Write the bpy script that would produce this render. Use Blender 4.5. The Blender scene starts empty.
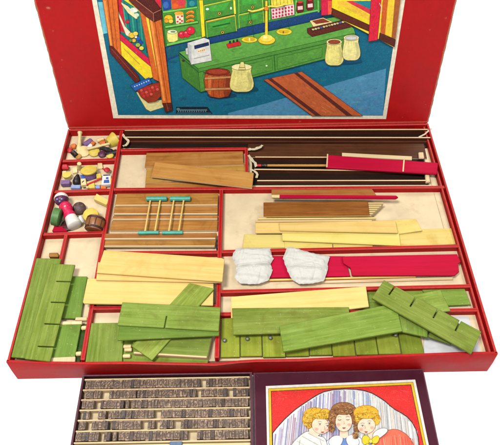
import bpy, bmesh, math, random
import numpy as np
from mathutils import Vector, Matrix, noise

random.seed(7)
scene = bpy.context.scene
COL = scene.collection

# ------------------------------------------------------------------ camera
CAM = np.array([-7e-4, -.2534, .5847]); PIT, YAW, ROL, FOC = .9061, .002, -.0148, 576.66
_fw = np.array([math.sin(YAW)*math.cos(PIT), math.cos(YAW)*math.cos(PIT), -math.sin(PIT)])
_r0 = np.array([math.cos(YAW), -math.sin(YAW), 0.]); _u0 = np.cross(_r0, _fw)
RT = _r0*math.cos(ROL)+_u0*math.sin(ROL); UP = _u0*math.cos(ROL)-_r0*math.sin(ROL); FW = _fw

def ray(px, py):
    return FW*FOC + RT*(px-250) - UP*(py-222.5)
def at(px, py, z):
    """measured picture point -> place on the horizontal plane at height z (metres)"""
    d = ray(px, py); return Vector(CAM + d*((z-CAM[2])/d[2]))
LEAN = .1602
LID0 = np.array([0, .3462, .0385]); LIDD = np.array([0, math.sin(LEAN), math.cos(LEAN)]); LIDN = np.array([0, -math.cos(LEAN), math.sin(LEAN)])
def on_lid(px, py, off=0.):
    d = ray(px, py); t = ((LID0-CAM)@LIDN)/(d@LIDN)
    return Vector(CAM + d*t + LIDN*off)

cd = bpy.data.cameras.new('camera'); cam = bpy.data.objects.new('camera', cd); COL.objects.link(cam)
cd.sensor_width = 36; cd.lens = FOC/500*36; cd.clip_start = .01; cd.clip_end = 100
m = Matrix(((RT[0], UP[0], -FW[0], CAM[0]), (RT[1], UP[1], -FW[1], CAM[1]), (RT[2], UP[2], -FW[2], CAM[2]), (0, 0, 0, 1)))
cam.matrix_world = m; scene.camera = cam

# ------------------------------------------------------------------ colours / materials
def lin(c):
    c = c/255.; return c/12.92 if c <= .04045 else ((c+.055)/1.055)**2.4
K = .58
def A(r, g, b, k=K): return (lin(r)*k, lin(g)*k, lin(b)*k, 1.)

class NT:
    def __init__(s, name):
        s.m = bpy.data.materials.new(name); s.m.use_nodes = True; s.t = s.m.node_tree; s.t.nodes.clear()
        s.out = s.n('ShaderNodeOutputMaterial'); s.p = s.n('ShaderNodeBsdfPrincipled')
        s.l(s.p.outputs[0], s.out.inputs[0])
    def n(s, k, **kw):
        x = s.t.nodes.new(k)
        for a, v in kw.items(): setattr(x, a, v)
        return x
    def l(s, a, b): s.t.links.new(a, b)
    def noise(s, vec, scale, detail=4., rough=.55, dist=0.):
        x = s.n('ShaderNodeTexNoise'); x.inputs['Scale'].default_value = scale; x.inputs['Detail'].default_value = detail
        x.inputs['Roughness'].default_value = rough; x.inputs['Distortion'].default_value = dist
        s.l(vec, x.inputs['Vector']); return x.outputs['Fac']
    def ramp(s, fac, stops):
        x = s.n('ShaderNodeValToRGB'); e = x.color_ramp.elements
        while len(e) < len(stops): e.new(.5)
        for q, (p, c) in zip(e, stops): q.position = p; q.color = c if len(c) == 4 else (*c, 1)
        s.l(fac, x.inputs['Fac']); return x.outputs['Color']
    def mix(s, fac, a, b, mode='MIX'):
        x = s.n('ShaderNodeMix', data_type='RGBA', blend_type=mode)
        for v, i in ((fac, 0), (a, 6), (b, 7)):
            if isinstance(v, (int, float)): x.inputs[i].default_value = v
            elif isinstance(v, tuple): x.inputs[i].default_value = v
            else: s.l(v, x.inputs[i])
        return x.outputs[2]
    def math(s, op, a, b=0., c=0.):
        x = s.n('ShaderNodeMath', operation=op)
        for i, v in enumerate((a, b, c)):
            if isinstance(v, (int, float)): x.inputs[i].default_value = v
            else: s.l(v, x.inputs[i])
        return x.outputs[0]
    def bump(s, h, strength, dist=.001):
        x = s.n('ShaderNodeBump'); x.inputs['Strength'].default_value = strength; x.inputs['Distance'].default_value = dist
        s.l(h, x.inputs['Height']); s.l(x.outputs[0], s.p.inputs['Normal'])
    def coords(s, rnd=True):
        tc = s.n('ShaderNodeTexCoord'); v = tc.outputs['Object']
        oi = s.n('ShaderNodeObjectInfo'); s.rnd = oi.outputs['Random']
        if rnd:
            cx = s.n('ShaderNodeCombineXYZ'); mu = s.math('MULTIPLY', s.rnd, 7.3)
            s.l(mu, cx.inputs[0]); s.l(mu, cx.inputs[1]); s.l(s.math('MULTIPLY', s.rnd, 3.1), cx.inputs[2])
            a = s.n('ShaderNodeVectorMath', operation='ADD'); s.l(v, a.inputs[0]); s.l(cx.outputs[0], a.inputs[1]); v = a.outputs[0]
        return v
    def scaled(s, v, sc):
        mp = s.n('ShaderNodeMapping'); mp.inputs['Scale'].default_value = sc; s.l(v, mp.inputs['Vector']); return mp.outputs[0]
    def edge(s, radius):
        bv = s.n('ShaderNodeBevel'); bv.samples = 4; bv.inputs['Radius'].default_value = radius
        g = s.n('ShaderNodeNewGeometry'); d = s.n('ShaderNodeVectorMath', operation='DOT_PRODUCT')
        s.l(bv.outputs[0], d.inputs[0]); s.l(g.outputs['Normal'], d.inputs[1])
        return s.math('SUBTRACT', 1., d.outputs['Value'])

def wood(name, dark, mid, light, var=.25, rough=.55, grain=(9, 190, 190), blotch=.35, fleck=0., huev=.018, age=None, sat=1.08):
    t = NT(name); v = t.coords()
    g1 = t.noise(t.scaled(v, grain), 1., 6., .6, .4)
    g2 = t.noise(t.scaled(v, (grain[0]*3, grain[1]*4, grain[2]*4)), 1., 3., .6)
    f = t.math('ADD', t.math('MULTIPLY', g1, .7), t.math('MULTIPLY', g2, .3))
    c = t.ramp(f, [(.26, dark), (.5, mid), (.76, light)])
    b = t.noise(v, 28., 4., .6)
    c = t.mix(t.math('MULTIPLY', t.ramp(b, [(.35, (0, 0, 0)), (.7, (1, 1, 1))]), blotch), c, light)
    if fleck:
        fl = t.ramp(t.noise(v, 420., 2., .5), [(.66, (0, 0, 0)), (.72, (1, 1, 1))])
        c = t.mix(t.math('MULTIPLY', fl, fleck), c, A(222, 214, 170))
    if age:
        st = t.ramp(t.noise(v, 34., 6., .68, .6), [(.52, (0, 0, 0)), (.72, (1, 1, 1))])
        c = t.mix(t.math('MULTIPLY', st, t.math('ADD', t.math('MULTIPLY', t.math('FRACT', t.math('MULTIPLY', t.rnd, 41.7)), .5), .22)), c, age)
    em = t.ramp(t.math('MULTIPLY', t.edge(.0014), t.math('ADD', t.noise(v, 150., 4., .65), .12)), [(.01, (0, 0, 0)), (.16, (1, 1, 1))])
    c = t.mix(t.math('MULTIPLY', em, .6), c, dark)
    hs = t.n('ShaderNodeHueSaturation'); t.l(c, hs.inputs['Color']); hs.inputs['Saturation'].default_value = sat
    t.l(t.math('ADD', t.math('MULTIPLY', t.rnd, var), 1-var*.55), hs.inputs['Value'])
    t.l(t.math('ADD', t.math('MULTIPLY', t.math('FRACT', t.math('MULTIPLY', t.rnd, 17.3)), huev), .5-huev/2), hs.inputs['Hue'])
    t.l(hs.outputs[0], t.p.inputs['Base Color'])
    t.p.inputs['Roughness'].default_value = rough+.1; t.p.inputs['Specular IOR Level'].default_value = .14
    t.bump(f, .45, .0007)
    return t.m

def plain(name, col, rough=.5, var=.12, sc=90., bump=.15, spec=.4, metal=0., dirt=None, dirt_amt=.3):
    if dirt is None and name.endswith('_paint'): dirt = A(200, 170, 122); dirt_amt = .45; spec = .28; rough = rough+.08
    t = NT(name); v = t.coords()
    n1 = t.noise(v, sc, 5., .6)
    lo = tuple(x*(1-var) for x in col[:3])+(1,); hi = tuple(min(1, x*(1+var)) for x in col[:3])+(1,)
    c = t.ramp(n1, [(.3, lo), (.7, hi)])
    if dirt:
        d = t.ramp(t.noise(v, sc*1.7, 6., .7), [(.55, (0, 0, 0)), (.75, (1, 1, 1))])
        c = t.mix(t.math('MULTIPLY', d, dirt_amt), c, dirt)
    t.l(c, t.p.inputs['Base Color']); t.p.inputs['Roughness'].default_value = rough
    t.p.inputs['Specular IOR Level'].default_value = spec; t.p.inputs['Metallic'].default_value = metal
    t.bump(n1, bump, .0005)
    return t.m

def boxpaper(name, col, worn, edge_amt=.8, rough=.5, var=.16, er=.0013):
    """glazed cover paper over card: mottled, scuffed, rubbed through along the edges"""
    t = NT(name); v = t.coords(False)
    n1 = t.noise(v, 35., 6., .62); n2 = t.noise(v, 900., 2., .5)
    lo = tuple(x*(1-var) for x in col[:3])+(1,); hi = tuple(min(1, x*(1+var)) for x in col[:3])+(1,)
    n3 = t.noise(v, 210., 5., .7)
    c = t.ramp(t.math('ADD', t.math('MULTIPLY', n1, .55), t.math('MULTIPLY', n3, .45)), [(.32, lo), (.66, hi)])
    e = t.edge(er)
    em = t.ramp(t.math('MULTIPLY', e, t.math('ADD', t.noise(v, 260., 5., .7), -.12)), [(.006, (0, 0, 0)), (.03, (1, 1, 1))])
    c = t.mix(t.math('MULTIPLY', em, edge_amt), c, worn)
    sp = t.ramp(t.noise(t.scaled(v, (1, 1, 1)), 330., 4., .65), [(.69, (0, 0, 0)), (.74, (1, 1, 1))])
    c = t.mix(t.math('MULTIPLY', sp, .35), c, worn)
    t.l(c, t.p.inputs['Base Color'])
    t.l(t.ramp(n1, [(.3, (rough-.08,)*3), (.7, (rough+.12,)*3)]), t.p.inputs['Roughness'])
    t.p.inputs['Specular IOR Level'].default_value = .16
    t.bump(t.math('ADD', t.math('MULTIPLY', n2, .35), n1), .22, .0006)
    return t.m

def printed(name, dirt=1.):
    t = NT(name); v = t.coords(False)
    at_ = t.n('ShaderNodeAttribute', attribute_name='ink')
    n1 = t.noise(v, 260., 4., .6); n2 = t.noise(v, 1400., 2., .5)
    c = t.mix(1., at_.outputs['Color'], t.ramp(n1, [(.25, (1-.38*dirt, 1-.4*dirt, 1-.38*dirt)), (.5, (1-.07*dirt,)*3), (.75, (1+.22*dirt, 1+.24*dirt, 1+.16*dirt))]), 'MULTIPLY')
    c = t.mix(1., c, t.ramp(t.noise(v, 70., 5., .65, .8), [(.3, (1-.26*dirt, 1-.22*dirt, 1-.2*dirt)), (.55, (1, 1, 1)), (.75, (1+.2*dirt, 1+.16*dirt, 1+.04*dirt))]), 'MULTIPLY')
    c = t.mix(t.math('MULTIPLY', t.ramp(n2, [(.6, (0, 0, 0)), (.75, (1, 1, 1))]), .16), c, A(235, 225, 195))
    c = t.mix(t.math('MULTIPLY', t.ramp(t.noise(v, 90., 5., .65), [(.66, (0, 0, 0)), (.74, (1, 1, 1))]), .2), c, A(225, 215, 190))
    t.l(c, t.p.inputs['Base Color']); t.p.inputs['Roughness'].default_value = .55; t.p.inputs['Specular IOR Level'].default_value = .15
    return t.m

RED = boxpaper('red_cover_paper', A(184, 10, 14), A(228, 120, 104), .7, var=.24)
LIDRED = boxpaper('red_lid_paper', A(190, 18, 20), A(205, 165, 125), .95, er=.003, var=.13)
MAROON = boxpaper('maroon_cover_paper', A(72, 13, 36), A(190, 150, 160), .45, .5)
LINER = plain('cream_liner_paper', A(234, 211, 172), .75, .1, 38., .25, .2, dirt=A(186, 156, 112), dirt_amt=.4)
CARD = plain('bare_card_edge', A(168, 118, 78), .8, .2, 200., .3, .2)
WHITE = plain('white_table_surface', (.93, .93, .93, 1), .7, .0, 5., .0, .1)
GREEN = wood('green_stained_wood', A(84, 106, 38), A(122, 144, 60), A(162, 178, 98), .32, .5, (14, 300, 300), .45, .22, .03, A(104, 102, 34))
GREEND = wood('dark_green_stained_wood', A(84, 112, 42), A(108, 138, 58), A(136, 160, 84), .2, .5, (14, 260, 260), .35, .25, .012, A(84, 104, 36))
SHADEG = wood('gap_shade_green_wood', A(34, 54, 22), A(52, 76, 30), A(74, 98, 44), .15, .5, huev=.01)  # green darkened to paint the shade of a gap
OLIVE = wood('yellow_green_stained_wood', A(94, 114, 34), A(126, 142, 50), A(162, 166, 78), .4, .5, blotch=.45, fleck=.25, age=A(112, 102, 36))
CREAM = wood('pale_yellow_wood', A(222, 184, 106), A(242, 210, 134), A(250, 224, 156), .1, .55, (7, 150, 150), age=A(226, 186, 110))
YELLOW = wood('yellow_varnished_wood', A(220, 192, 106), A(234, 212, 130), A(242, 224, 154), .1, .5, (7, 150, 150), age=A(206, 168, 74))
TAN = wood('tan_brown_wood', A(128, 78, 34), A(176, 118, 58), A(208, 156, 92), .28, .45, (12, 300, 300), age=A(116, 66, 26), sat=1.03)
GOLD = wood('golden_brown_wood', A(168, 116, 52), A(200, 148, 76), A(222, 176, 104), .16, .42, (9, 220, 220), age=A(154, 98, 40), sat=1.03)
BROWN = wood('brown_stained_wood', A(98, 54, 24), A(142, 86, 44), A(178, 118, 68), .2, .5, (22, 420, 420), age=A(88, 48, 22), sat=1.06)
DARK = wood('dark_brown_stained_wood', A(50, 27, 16), A(84, 49, 32), A(116, 74, 52), .2, .4, (6, 260, 260), age=A(58, 34, 24))
SHADEB = wood('painted_trench_shade', A(20, 11, 8), A(36, 21, 15), A(56, 35, 26), .2, .5)  # near-black brown that paints the trench shadow on two added boards
BARE = wood('bare_wood_edge', A(216, 184, 136), A(236, 210, 166), A(246, 226, 188), .1, .65, (9, 220, 220))
CRIMSON = wood('crimson_painted_wood', A(172, 0, 42), A(196, 4, 54), A(210, 16, 68), .06, .6, (9, 200, 200), .2, 0., .002)
CLOTH = plain('white_cotton_cloth', A(236, 234, 224, .5), .95, .06, 1100., .35, .1)
TISSUE = plain('white_tissue_paper', A(228, 228, 228, .52), .8, .05, 120., .4, .2)
PAPER = plain('crumpled_cream_paper', A(222, 206, 172), .8, .12, 150., .3, .2)
TEAL = plain('teal_paint', A(70, 172, 150), .45, .2, 150., .2, .4, dirt=A(160, 205, 185), dirt_amt=.4)
KNOB = plain('grey_metal_knob', A(128, 132, 112), .35, .25, 400., .2, .5, .4)
BLACK = plain('black_paint', A(42, 34, 36), .35, .3, 150., .1)
PURPLE = plain('purple_paint', A(130, 96, 150), .5, .2, 200., .2)
PLUM = plain('dark_plum_paint', A(92, 36, 74), .35, .3, 250., .2)
YPAINT = plain('yellow_paint', A(232, 204, 84), .45, .12, 200., .2)
MAGENTA = plain('magenta_paint', A(226, 24, 84), .4, .15, 200., .2)
GPAINT = plain('green_paint', A(88, 136, 72), .4, .15, 200., .2)
BLUE = plain('blue_paint', A(52, 92, 176), .45, .2, 200., .2)
LILAC = plain('lilac_blue_paper', A(142, 160, 206), .5, .15, 200., .2)
SLATE = plain('slate_blue_card', A(92, 116, 142), .6, .2, 300., .2)
REDP = plain('red_paint', A(204, 26, 40), .4, .15, 200., .2)
ORANGE = plain('orange_paint', A(226, 120, 50), .45, .2, 200., .2)
CREAMP = plain('cream_turned_wood', A(238, 214, 150), .5, .15, 200., .2)
WHITEP = plain('white_paint', A(240, 236, 226), .5, .08, 200., .2)
BARREL = plain('brown_barrel_wood', A(156, 96, 44), .45, .25, 160., .3)
CHOC = plain('dark_brown_paint', A(74, 40, 38), .4, .25, 160., .2)
INK = printed('printed_paper', .5); INK2 = printed('printed_label_paper', .35)
def type_mat():
    t = NT('inked_rubber_type'); v = t.coords()
    n1 = t.noise(v, 420., 4., .65)
    c = t.ramp(n1, [(.3, A(92, 70, 52)), (.5, A(140, 114, 92)), (.72, A(188, 160, 130))])
    k = t.ramp(t.rnd, [(0, A(150, 130, 150)), (.06, A(120, 96, 130)), (.07, (1, 1, 1)), (.92, (1, 1, 1)), (.93, A(120, 140, 190)), (1, A(110, 130, 170))])
    k.node.color_ramp.interpolation = 'CONSTANT'
    c = t.mix(.8, c, k, 'MULTIPLY')
    hs = t.n('ShaderNodeHueSaturation'); t.l(c, hs.inputs['Color']); t.l(t.math('ADD', t.math('MULTIPLY', t.math('FRACT', t.math('MULTIPLY', t.rnd, 23.7)), .6), .75), hs.inputs['Value'])
    t.l(hs.outputs[0], t.p.inputs['Base Color']); t.p.inputs['Roughness'].default_value = .6
    t.bump(n1, .4, .0004); return t.m
TYPE = type_mat()
TYPEINK = plain('inked_letter_face', A(92, 74, 66), .5, .4, 500., .3)

# ------------------------------------------------------------------ object helpers
WM = {}
def link(o, parent=None, M=None):
    COL.objects.link(o)
    if M is None: M = Matrix.Identity(4)
    if parent is not None:
        o.parent = parent; o.matrix_local = Matrix.Identity(4); WM[o.name] = WM[parent.name]
    else:
        o.matrix_world = M; WM[o.name] = M
    return o
def tag(o, label, cat=None, group=None, kind=None):
    if label: o['label'] = label
    if cat: o['category'] = cat
    if group: o['group'] = group
    if kind: o['kind'] = kind
    return o
def thing(name, label, cat, loc, group=None):
    o = bpy.data.objects.new(name, None); o.empty_display_size = .01
    link(o, None, Matrix.Translation(Vector(loc))); return tag(o, label, cat, group)
def mesh(name, bm, mats, parent=None, loc=None, rz=0., smooth=False):
    """bm is in world coordinates; the object gets its own origin (or its parent's)"""
    if parent is not None: M = WM[parent.name]
    else:
        if loc is None:
            c = sum((v.co for v in bm.verts), Vector())/max(1, len(bm.verts)); loc = Vector((c.x, c.y, min(v.co.z for v in bm.verts)))
        M = Matrix.Translation(Vector(loc)) @ Matrix.Rotation(rz, 4, 'Z')
    bm.transform(M.inverted())
    me = bpy.data.meshes.new(name); bm.to_mesh(me); bm.free()
    for mm in (mats if isinstance(mats, (list, tuple)) else [mats]): me.materials.append(mm)
    if smooth:
        for p in me.polygons: p.use_smooth = True
    o = bpy.data.objects.new(name, me)
    return link(o, parent, M)

def prism(bm, top, t, side=0, bev=.00035, down=None):
    """polygon (world points) extruded down by t"""
    b2 = bmesh.new()
    tv = [b2.verts.new(p) for p in top]
    bv = [b2.verts.new((p[0], p[1], (p[2]-t if down is None else down))) for p in top]
    n = len(top)
    f = b2.faces.new(tv); f.material_index = 0
    b2.faces.new(bv[::-1]).material_index = 0
    for i in range(n):
        q = b2.faces.new((tv[i], bv[i], bv[(i+1) % n], tv[(i+1) % n])); q.material_index = side
    bmesh.ops.recalc_face_normals(b2, faces=b2.faces)
    if bev: bmesh.ops.bevel(b2, geom=list(b2.edges), offset=bev, segments=1, affect='EDGES', clamp_overlap=True, material=-1)
    me = bpy.data.meshes.new('tmp'); b2.to_mesh(me); b2.free(); bm.from_mesh(me); bpy.data.meshes.remove(me)

def box(bm, x0, x1, y0, y1, z0, z1, bev=.0005, side=0):
    prism(bm, [Vector((x0, y0, z1)), Vector((x1, y0, z1)), Vector((x1, y1, z1)), Vector((x0, y1, z1))], z1-z0, side, bev)

def board(name, label, cat, quad, z, t, mats, slots=(), group=None, parent=None, bev=.00035, slot_w=.0013, extra=None):
    """flat piece given by its measured outline (TL, TR, BR, BL...), height of its top, thickness"""
    if not isinstance(z, (list, tuple)): z = [z]*4
    P4 = [at(*quad[i], z[i]) for i in (range(4) if len(quad) == 4 else (0,)*4)] if len(quad) == 4 else None
    if P4:
        Am = np.array([[1, p.x, p.y] for p in P4]); pl = np.linalg.lstsq(Am, np.array([p.z for p in P4]), rcond=None)[0]
        pts = P4
        ux = ((P4[1]-P4[0])+(P4[2]-P4[3])).normalized(); uy0 = ((P4[0]-P4[3])+(P4[1]-P4[2]))
        if uy0.length > ((P4[1]-P4[0])+(P4[2]-P4[3])).length: ux = uy0.normalized()
    else:
        pl = np.array([z[0], 0, 0]); pts = [at(*q, z[0]) for q in quad]; ux = (pts[1]-pts[0]).normalized()
        L = max(range(len(pts)), key=lambda i: (pts[(i+1) % len(pts)]-pts[i]).length); ux = (pts[(L+1) % len(pts)]-pts[L]).normalized()
    zf = lambda p: pl[0]+pl[1]*p.x+pl[2]*p.y
    pts = [Vector((p.x, p.y, 0)) for p in pts]
    zz = sum(z)/4
    for a, b in slots:
        Pa = at(*a, zz); Pb = at(*b, zz); Pa.z = Pb.z = 0
        best = None
        for i in range(len(pts)):
            p, q = pts[i], pts[(i+1) % len(pts)]; e = q-p
            if e.length < 1e-4: continue
            k = max(0, min(1, (Pa-p).dot(e)/e.length_squared)); dd = (p+e*k-Pa).length
            if best is None or dd < best[0]: best = (dd, i, p+e*k, e.normalized())
        _, i, Po, e = best; d = Pb-Pa; d = d-e*0
        w = slot_w/2
        pts[i+1:i+1] = [Po-e*w, Po-e*w+d, Po+e*w+d, Po+e*w]
    top = [Vector((p.x, p.y, zf(p))) for p in pts]
    bm = bmesh.new(); prism(bm, top, t, 1 if isinstance(mats, (list, tuple)) else 0, bev)
    c = sum(pts, Vector())/len(pts); zb = min(p.z for p in top)-t
    o = mesh(name, bm, mats, parent, (c.x, c.y, zb), math.atan2(ux.y, ux.x))
    if parent is None: tag(o, label, cat, group)
    return o

def frame_of(d):
    d = Vector(d).normalized(); a = Vector((0, 0, 1)) if abs(d.z) < .9 else Vector((1, 0, 0))
    x = d.cross(a).normalized(); y = d.cross(x); return x, y, d
def lathe(bm, prof, org, axis, n=28, mi=0):
    """prof: (radius, distance along axis)"""
    x, y, d = frame_of(axis); org = Vector(org); rings = []
    for r, h in prof:
        if r < 1e-6: rings.append([bm.verts.new(org+d*h)])
        else: rings.append([bm.verts.new(org+d*h+(x*math.cos(2*math.pi*i/n)+y*math.sin(2*math.pi*i/n))*r) for i in range(n)])
    fs = []
    for a, b in zip(rings, rings[1:]):
        for i in range(n):
            j = (i+1) % n
            if len(a) == 1 and len(b) == 1: continue
            if len(a) == 1: f = bm.faces.new((a[0], b[i], b[j]))
            elif len(b) == 1: f = bm.faces.new((a[i], a[j], b[0]))
            else: f = bm.faces.new((a[i], a[j], b[j], b[i]))
            f.material_index = mi; fs.append(f)
    for rg, rev in ((rings[0], 1), (rings[-1], 0)):
        if len(rg) > 1:
            f = bm.faces.new(rg[::-1] if rev else rg); f.material_index = mi; fs.append(f)
    bmesh.ops.recalc_face_normals(bm, faces=fs)
def smooth_by_angle(o, ang=40):
    for p in o.data.polygons: p.use_smooth = True
    o.data.set_sharp_from_angle(angle=math.radians(ang))
    return o
def rod(bm, p, q, r, n=16, mi=0, r2=None, ch=.12):
    p = Vector(p); q = Vector(q); L = (q-p).length; r2 = r if r2 is None else r2; c = r*ch
    lathe(bm, [(r-c, 0), (r, c), (r2, L-c), (r2-c, L)], p, q-p, n, mi)
def ball(r, n=10): return [(r*math.sin(math.pi*i/n), r-r*math.cos(math.pi*i/n)) for i in range(n+1)]

# ------------------------------------------------------------------ setting
bm = bmesh.new(); s = 6.
f = bm.faces.new([bm.verts.new(p) for p in ((-s, -s, 0), (s, -s, 0), (s, s, 0), (-s, s, 0))])
g = mesh('ground', bm, WHITE, None, (0, 0, 0)); tag(g, 'plain white studio surface under the boxes', kind='structure')

# ------------------------------------------------------------------ the big red toy box
RIM = .038; FL = .0268; DT = .0352
toybox = thing('toy_box', 'large open red cardboard toy box with many compartments and upright picture lid', 'toy box', (0, .17, 0))
bm = bmesh.new(); box(bm, -.2474, .2474, .0026, .3424, .0008, FL, .0003)
mesh('floor_lining', bm, LINER, toybox)
def wall(x0, x1, y0, y1, z1=RIM, z0=.0004, name='wall', mat=RED):
    bm = bmesh.new(); box(bm, x0, x1, y0, y1, z0, z1, .0006); return mesh(name, bm, mat, toybox)
wall(-.25, -.2475, .0006, .345); wall(.2475, .25, .0006, .345); wall(-.2474, .2474, .3425, .345, RIM-.0003)
# front wall: the old card bows outwards and dips where two inner trays meet
fp = [(6, 363.2), (45, 363.6), (80, 364.2), (130, 363.6), (170, 364.6), (198, 365.0), (215, 365.4), (226, 364.2), (240, 362.6), (256, 361.6), (300, 361), (345, 358.9), (385, 357), (425, 355.5), (460, 354.2), (497, 352.8)]
bm = bmesh.new(); n_ = len(fp); ring = []
for i, (a, b) in enumerate(fp):
    p = at(a, b, RIM); x = p.x if 0 < i < n_-1 else (-.2503, .2503)[i > 0]; y = p.y if 0 < i < n_-1 else 0.
    bow = min(0., y)
    ring.append([bm.verts.new(v) for v in ((x, -.0022, .0004), (x, min(-.0016, bow*.5), .02), (x, y, RIM-.0006), (x, y+.0006, RIM), (x, y+.0022, RIM), (x, y+.0028, RIM-.0006), (x, max(.003, y+.0028), .0004))])
for a, b in zip(ring, ring[1:]):
    for i in range(7): bm.faces.new((a[i], b[i], b[(i+1) % 7], a[(i+1) % 7]))
bm.faces.new(ring[0]); bm.faces.new(ring[-1][::-1]); bmesh.ops.recalc_face_normals(bm, faces=bm.faces)
smooth_by_angle(mesh('wall', bm, RED, toybox), 50)

def divider(x0, y0, x1, y1, z1=DT, th=.0042):
    a = Vector((x0, y0, 0)); b = Vector((x1, y1, 0)); d = (b-a).normalized(); nn = Vector((-d.y, d.x, 0))*th/2
    pts = [a-nn, b-nn, b+nn, a+nn]
    if nn.y < 0 or (abs(nn.y) < 1e-6 and nn.x < 0): pass
    bm = bmesh.new(); prism(bm, [Vector((p.x, p.y, z1)) for p in pts], z1-.0255, 0, .0007)
    return mesh('divider', bm, RED, toybox)
XA = -.1745
divider(XA+.0008, .0022, XA-.0012, .3428, .0356, .0046)                # left column, full depth
for yy in (.288, .2338, .1662): divider(-.2480, yy-.001, XA-.0022, yy+.0006, .0350)
divider(-.2205, .0024, -.2203, .1642, .0347, .0040)
divider(XA+.002, .3055, -.0035, .3045, .0354)                           # front of the long trench
divider(-.0030, .2345, -.0030, .3058, .0351)
divider(XA+.002, .2352, .2480, .2298, .0353)
divider(-.0362, .0022, -.0355, .2312, .0356, .0048)
divider(XA+.002, .1368, -.0375, .1350, .0350)
divider(-.0336, .1356, .2450, .1380, .0351)
divider(-.0336, .0812, .2450, .0832, .0354)
divider(-.0336, .0532, .2450, .0532, .0350)
divider(XA+.002, .0632, -.0375, .0632, .0348)
bm = bmesh.new(); prism(bm, [Vector((.2432, .0030, .0345)), Vector((.2455, .0030, .0345)), Vector((.2455, .3424, .0345)), Vector((.2432, .3424, .0345))], .012, 0, .0006)
mesh('insert_wall', bm, RED, toybox)
# lining strips that show along the right-hand compartments
for y0, y1 in ((.236, .306), (.141, .227)):
    bm = bmesh.new(); box(bm, .2352, .2424, y0, y1, FL-.001, FL+.0011, .0004); mesh('lining_strip', bm, LINER, toybox)

# crumpled paper: torn liner at the ends of the trench
def crumple(name, pxs, z0, h, mat, seed, parent=None, n=26, rings=9, fold=1., edge=.0, fine=.22, rg_=.9):
    c = Vector((sum(p[0] for p in pxs)/len(pxs), sum(p[1] for p in pxs)/len(pxs)))
    W = [at(p[0], p[1], z0) for p in pxs]; C = at(c.x, c.y, z0)
    # closed outline resampled
    per = []; 
    for i in range(len(W)):
        for k in range(n): per.append(W[i].lerp(W[(i+1) % len(W)], k/n))
    m_ = len(per)
    for _ in range(3): per = [(per[i-1]+per[i]*2+per[(i+1) % m_])/4 for i in range(m_)]
    bm = bmesh.new(); grid = []
    for r in range(rings+1):
        s_ = r/rings; row = []
        for p in per:
            q = C.lerp(p, s_)
            nz = noise.noise(Vector((q.x*130+seed, q.y*190, seed)))*.55+noise.noise(Vector((q.x*330, q.y*420+seed, seed)))*fine
            rg = abs(noise.noise(Vector((q.x*60+seed*2, q.y*150, 3.1+seed))))
            hh = h*(1-s_**5)*(1+fold*(nz*.7-rg*rg_))
            jit = noise.noise(Vector((q.x*400, q.y*400, seed+9)))*.0007*s_
            row.append(bm.verts.new((q.x+jit, q.y+jit, z0+max(.0001, hh)+edge*(1-s_))))
        grid.append(row)
    cv = bm.verts.new((C.x, C.y, sum(v.co.z for v in grid[0])/m_))
    for v in grid[0]: v.co = cv.co
    for a, b in zip(grid, grid[1:]):
        for i in range(m_): bm.faces.new((a[i], b[i], b[(i+1) % m_], a[(i+1) % m_]))
    bm.faces.new([bm.verts.new((v.co.x, v.co.y, z0-.0002)) for v in grid[-1]])
    bmesh.ops.remove_doubles(bm, verts=bm.verts, dist=1e-6); bmesh.ops.recalc_face_normals(bm, faces=bm.faces)
    return mesh(name, bm, mat, parent, smooth=True)
def ribbon(name, path, width, z0, wave, seed, parent):
    W = [at(q[0], q[1], z0+q[2]*.001) for q in path]; bm = bmesh.new(); rows = []
    for i in range(len(W)-1):
        for k in range(5):
            p = W[i].lerp(W[i+1], k/5); d = (W[i+1]-W[i]).normalized(); nn = Vector((-d.y, d.x, 0)).normalized(); s_ = i*5+k; row = []
            for u in range(7):
                q = p+nn*(u/6-.5)*width*(1+.35*noise.noise(Vector((s_*.4, seed, 0)))); h_ = wave*(noise.noise(Vector((q.x*260+seed, q.y*260, seed)))+.8*noise.noise(Vector((q.x*700, q.y*700+seed, 1.))))
                row.append(bm.verts.new((q.x, q.y, q.z+h_)))
            rows.append(row)
    for a, b_ in zip(rows, rows[1:]):
        for u in range(6): bm.faces.new((a[u], a[u+1], b_[u+1], b_[u]))
    ret = bmesh.ops.extrude_face_region(bm, geom=list(bm.faces))
    for v in ret['geom']:
        if isinstance(v, bmesh.types.BMVert): v.co.z -= .0004
    bmesh.ops.recalc_face_normals(bm, faces=bm.faces)
    mesh(name, bm, PAPER, parent)
ribbon('torn_liner', [(122.5, 134, 1), (125, 138, 2.5), (128.5, 140.5, 1), (127, 144.5, 0), (122, 146.5, 1)], .0032, .0345, .0014, 3.3, toybox)
ribbon('torn_liner', [(248, 149, 1), (254, 149.5, 2), (260, 147, 3), (263, 144.5, 2)], .0036, .0338, .0012, 5.3, toybox)
ribbon('torn_liner', [(248.5, 155, 2), (251, 159, 3), (255, 163, 2), (256.5, 167.5, 0)], .0036, .0338, .0014, 8.3, toybox)
ribbon('torn_liner', [(250.5, 169.5, 2), (254.5, 170.5, 3), (257.5, 174, 2), (256, 179, 0)], .0030, .0335, .0012, 9.9, toybox)
ribbon('torn_liner', [(419, 137, 1), (425, 134, 2), (430, 129.5, 2), (432, 128.5, 1)], .0022, .0355, .0008, 2.2, toybox)

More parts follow.
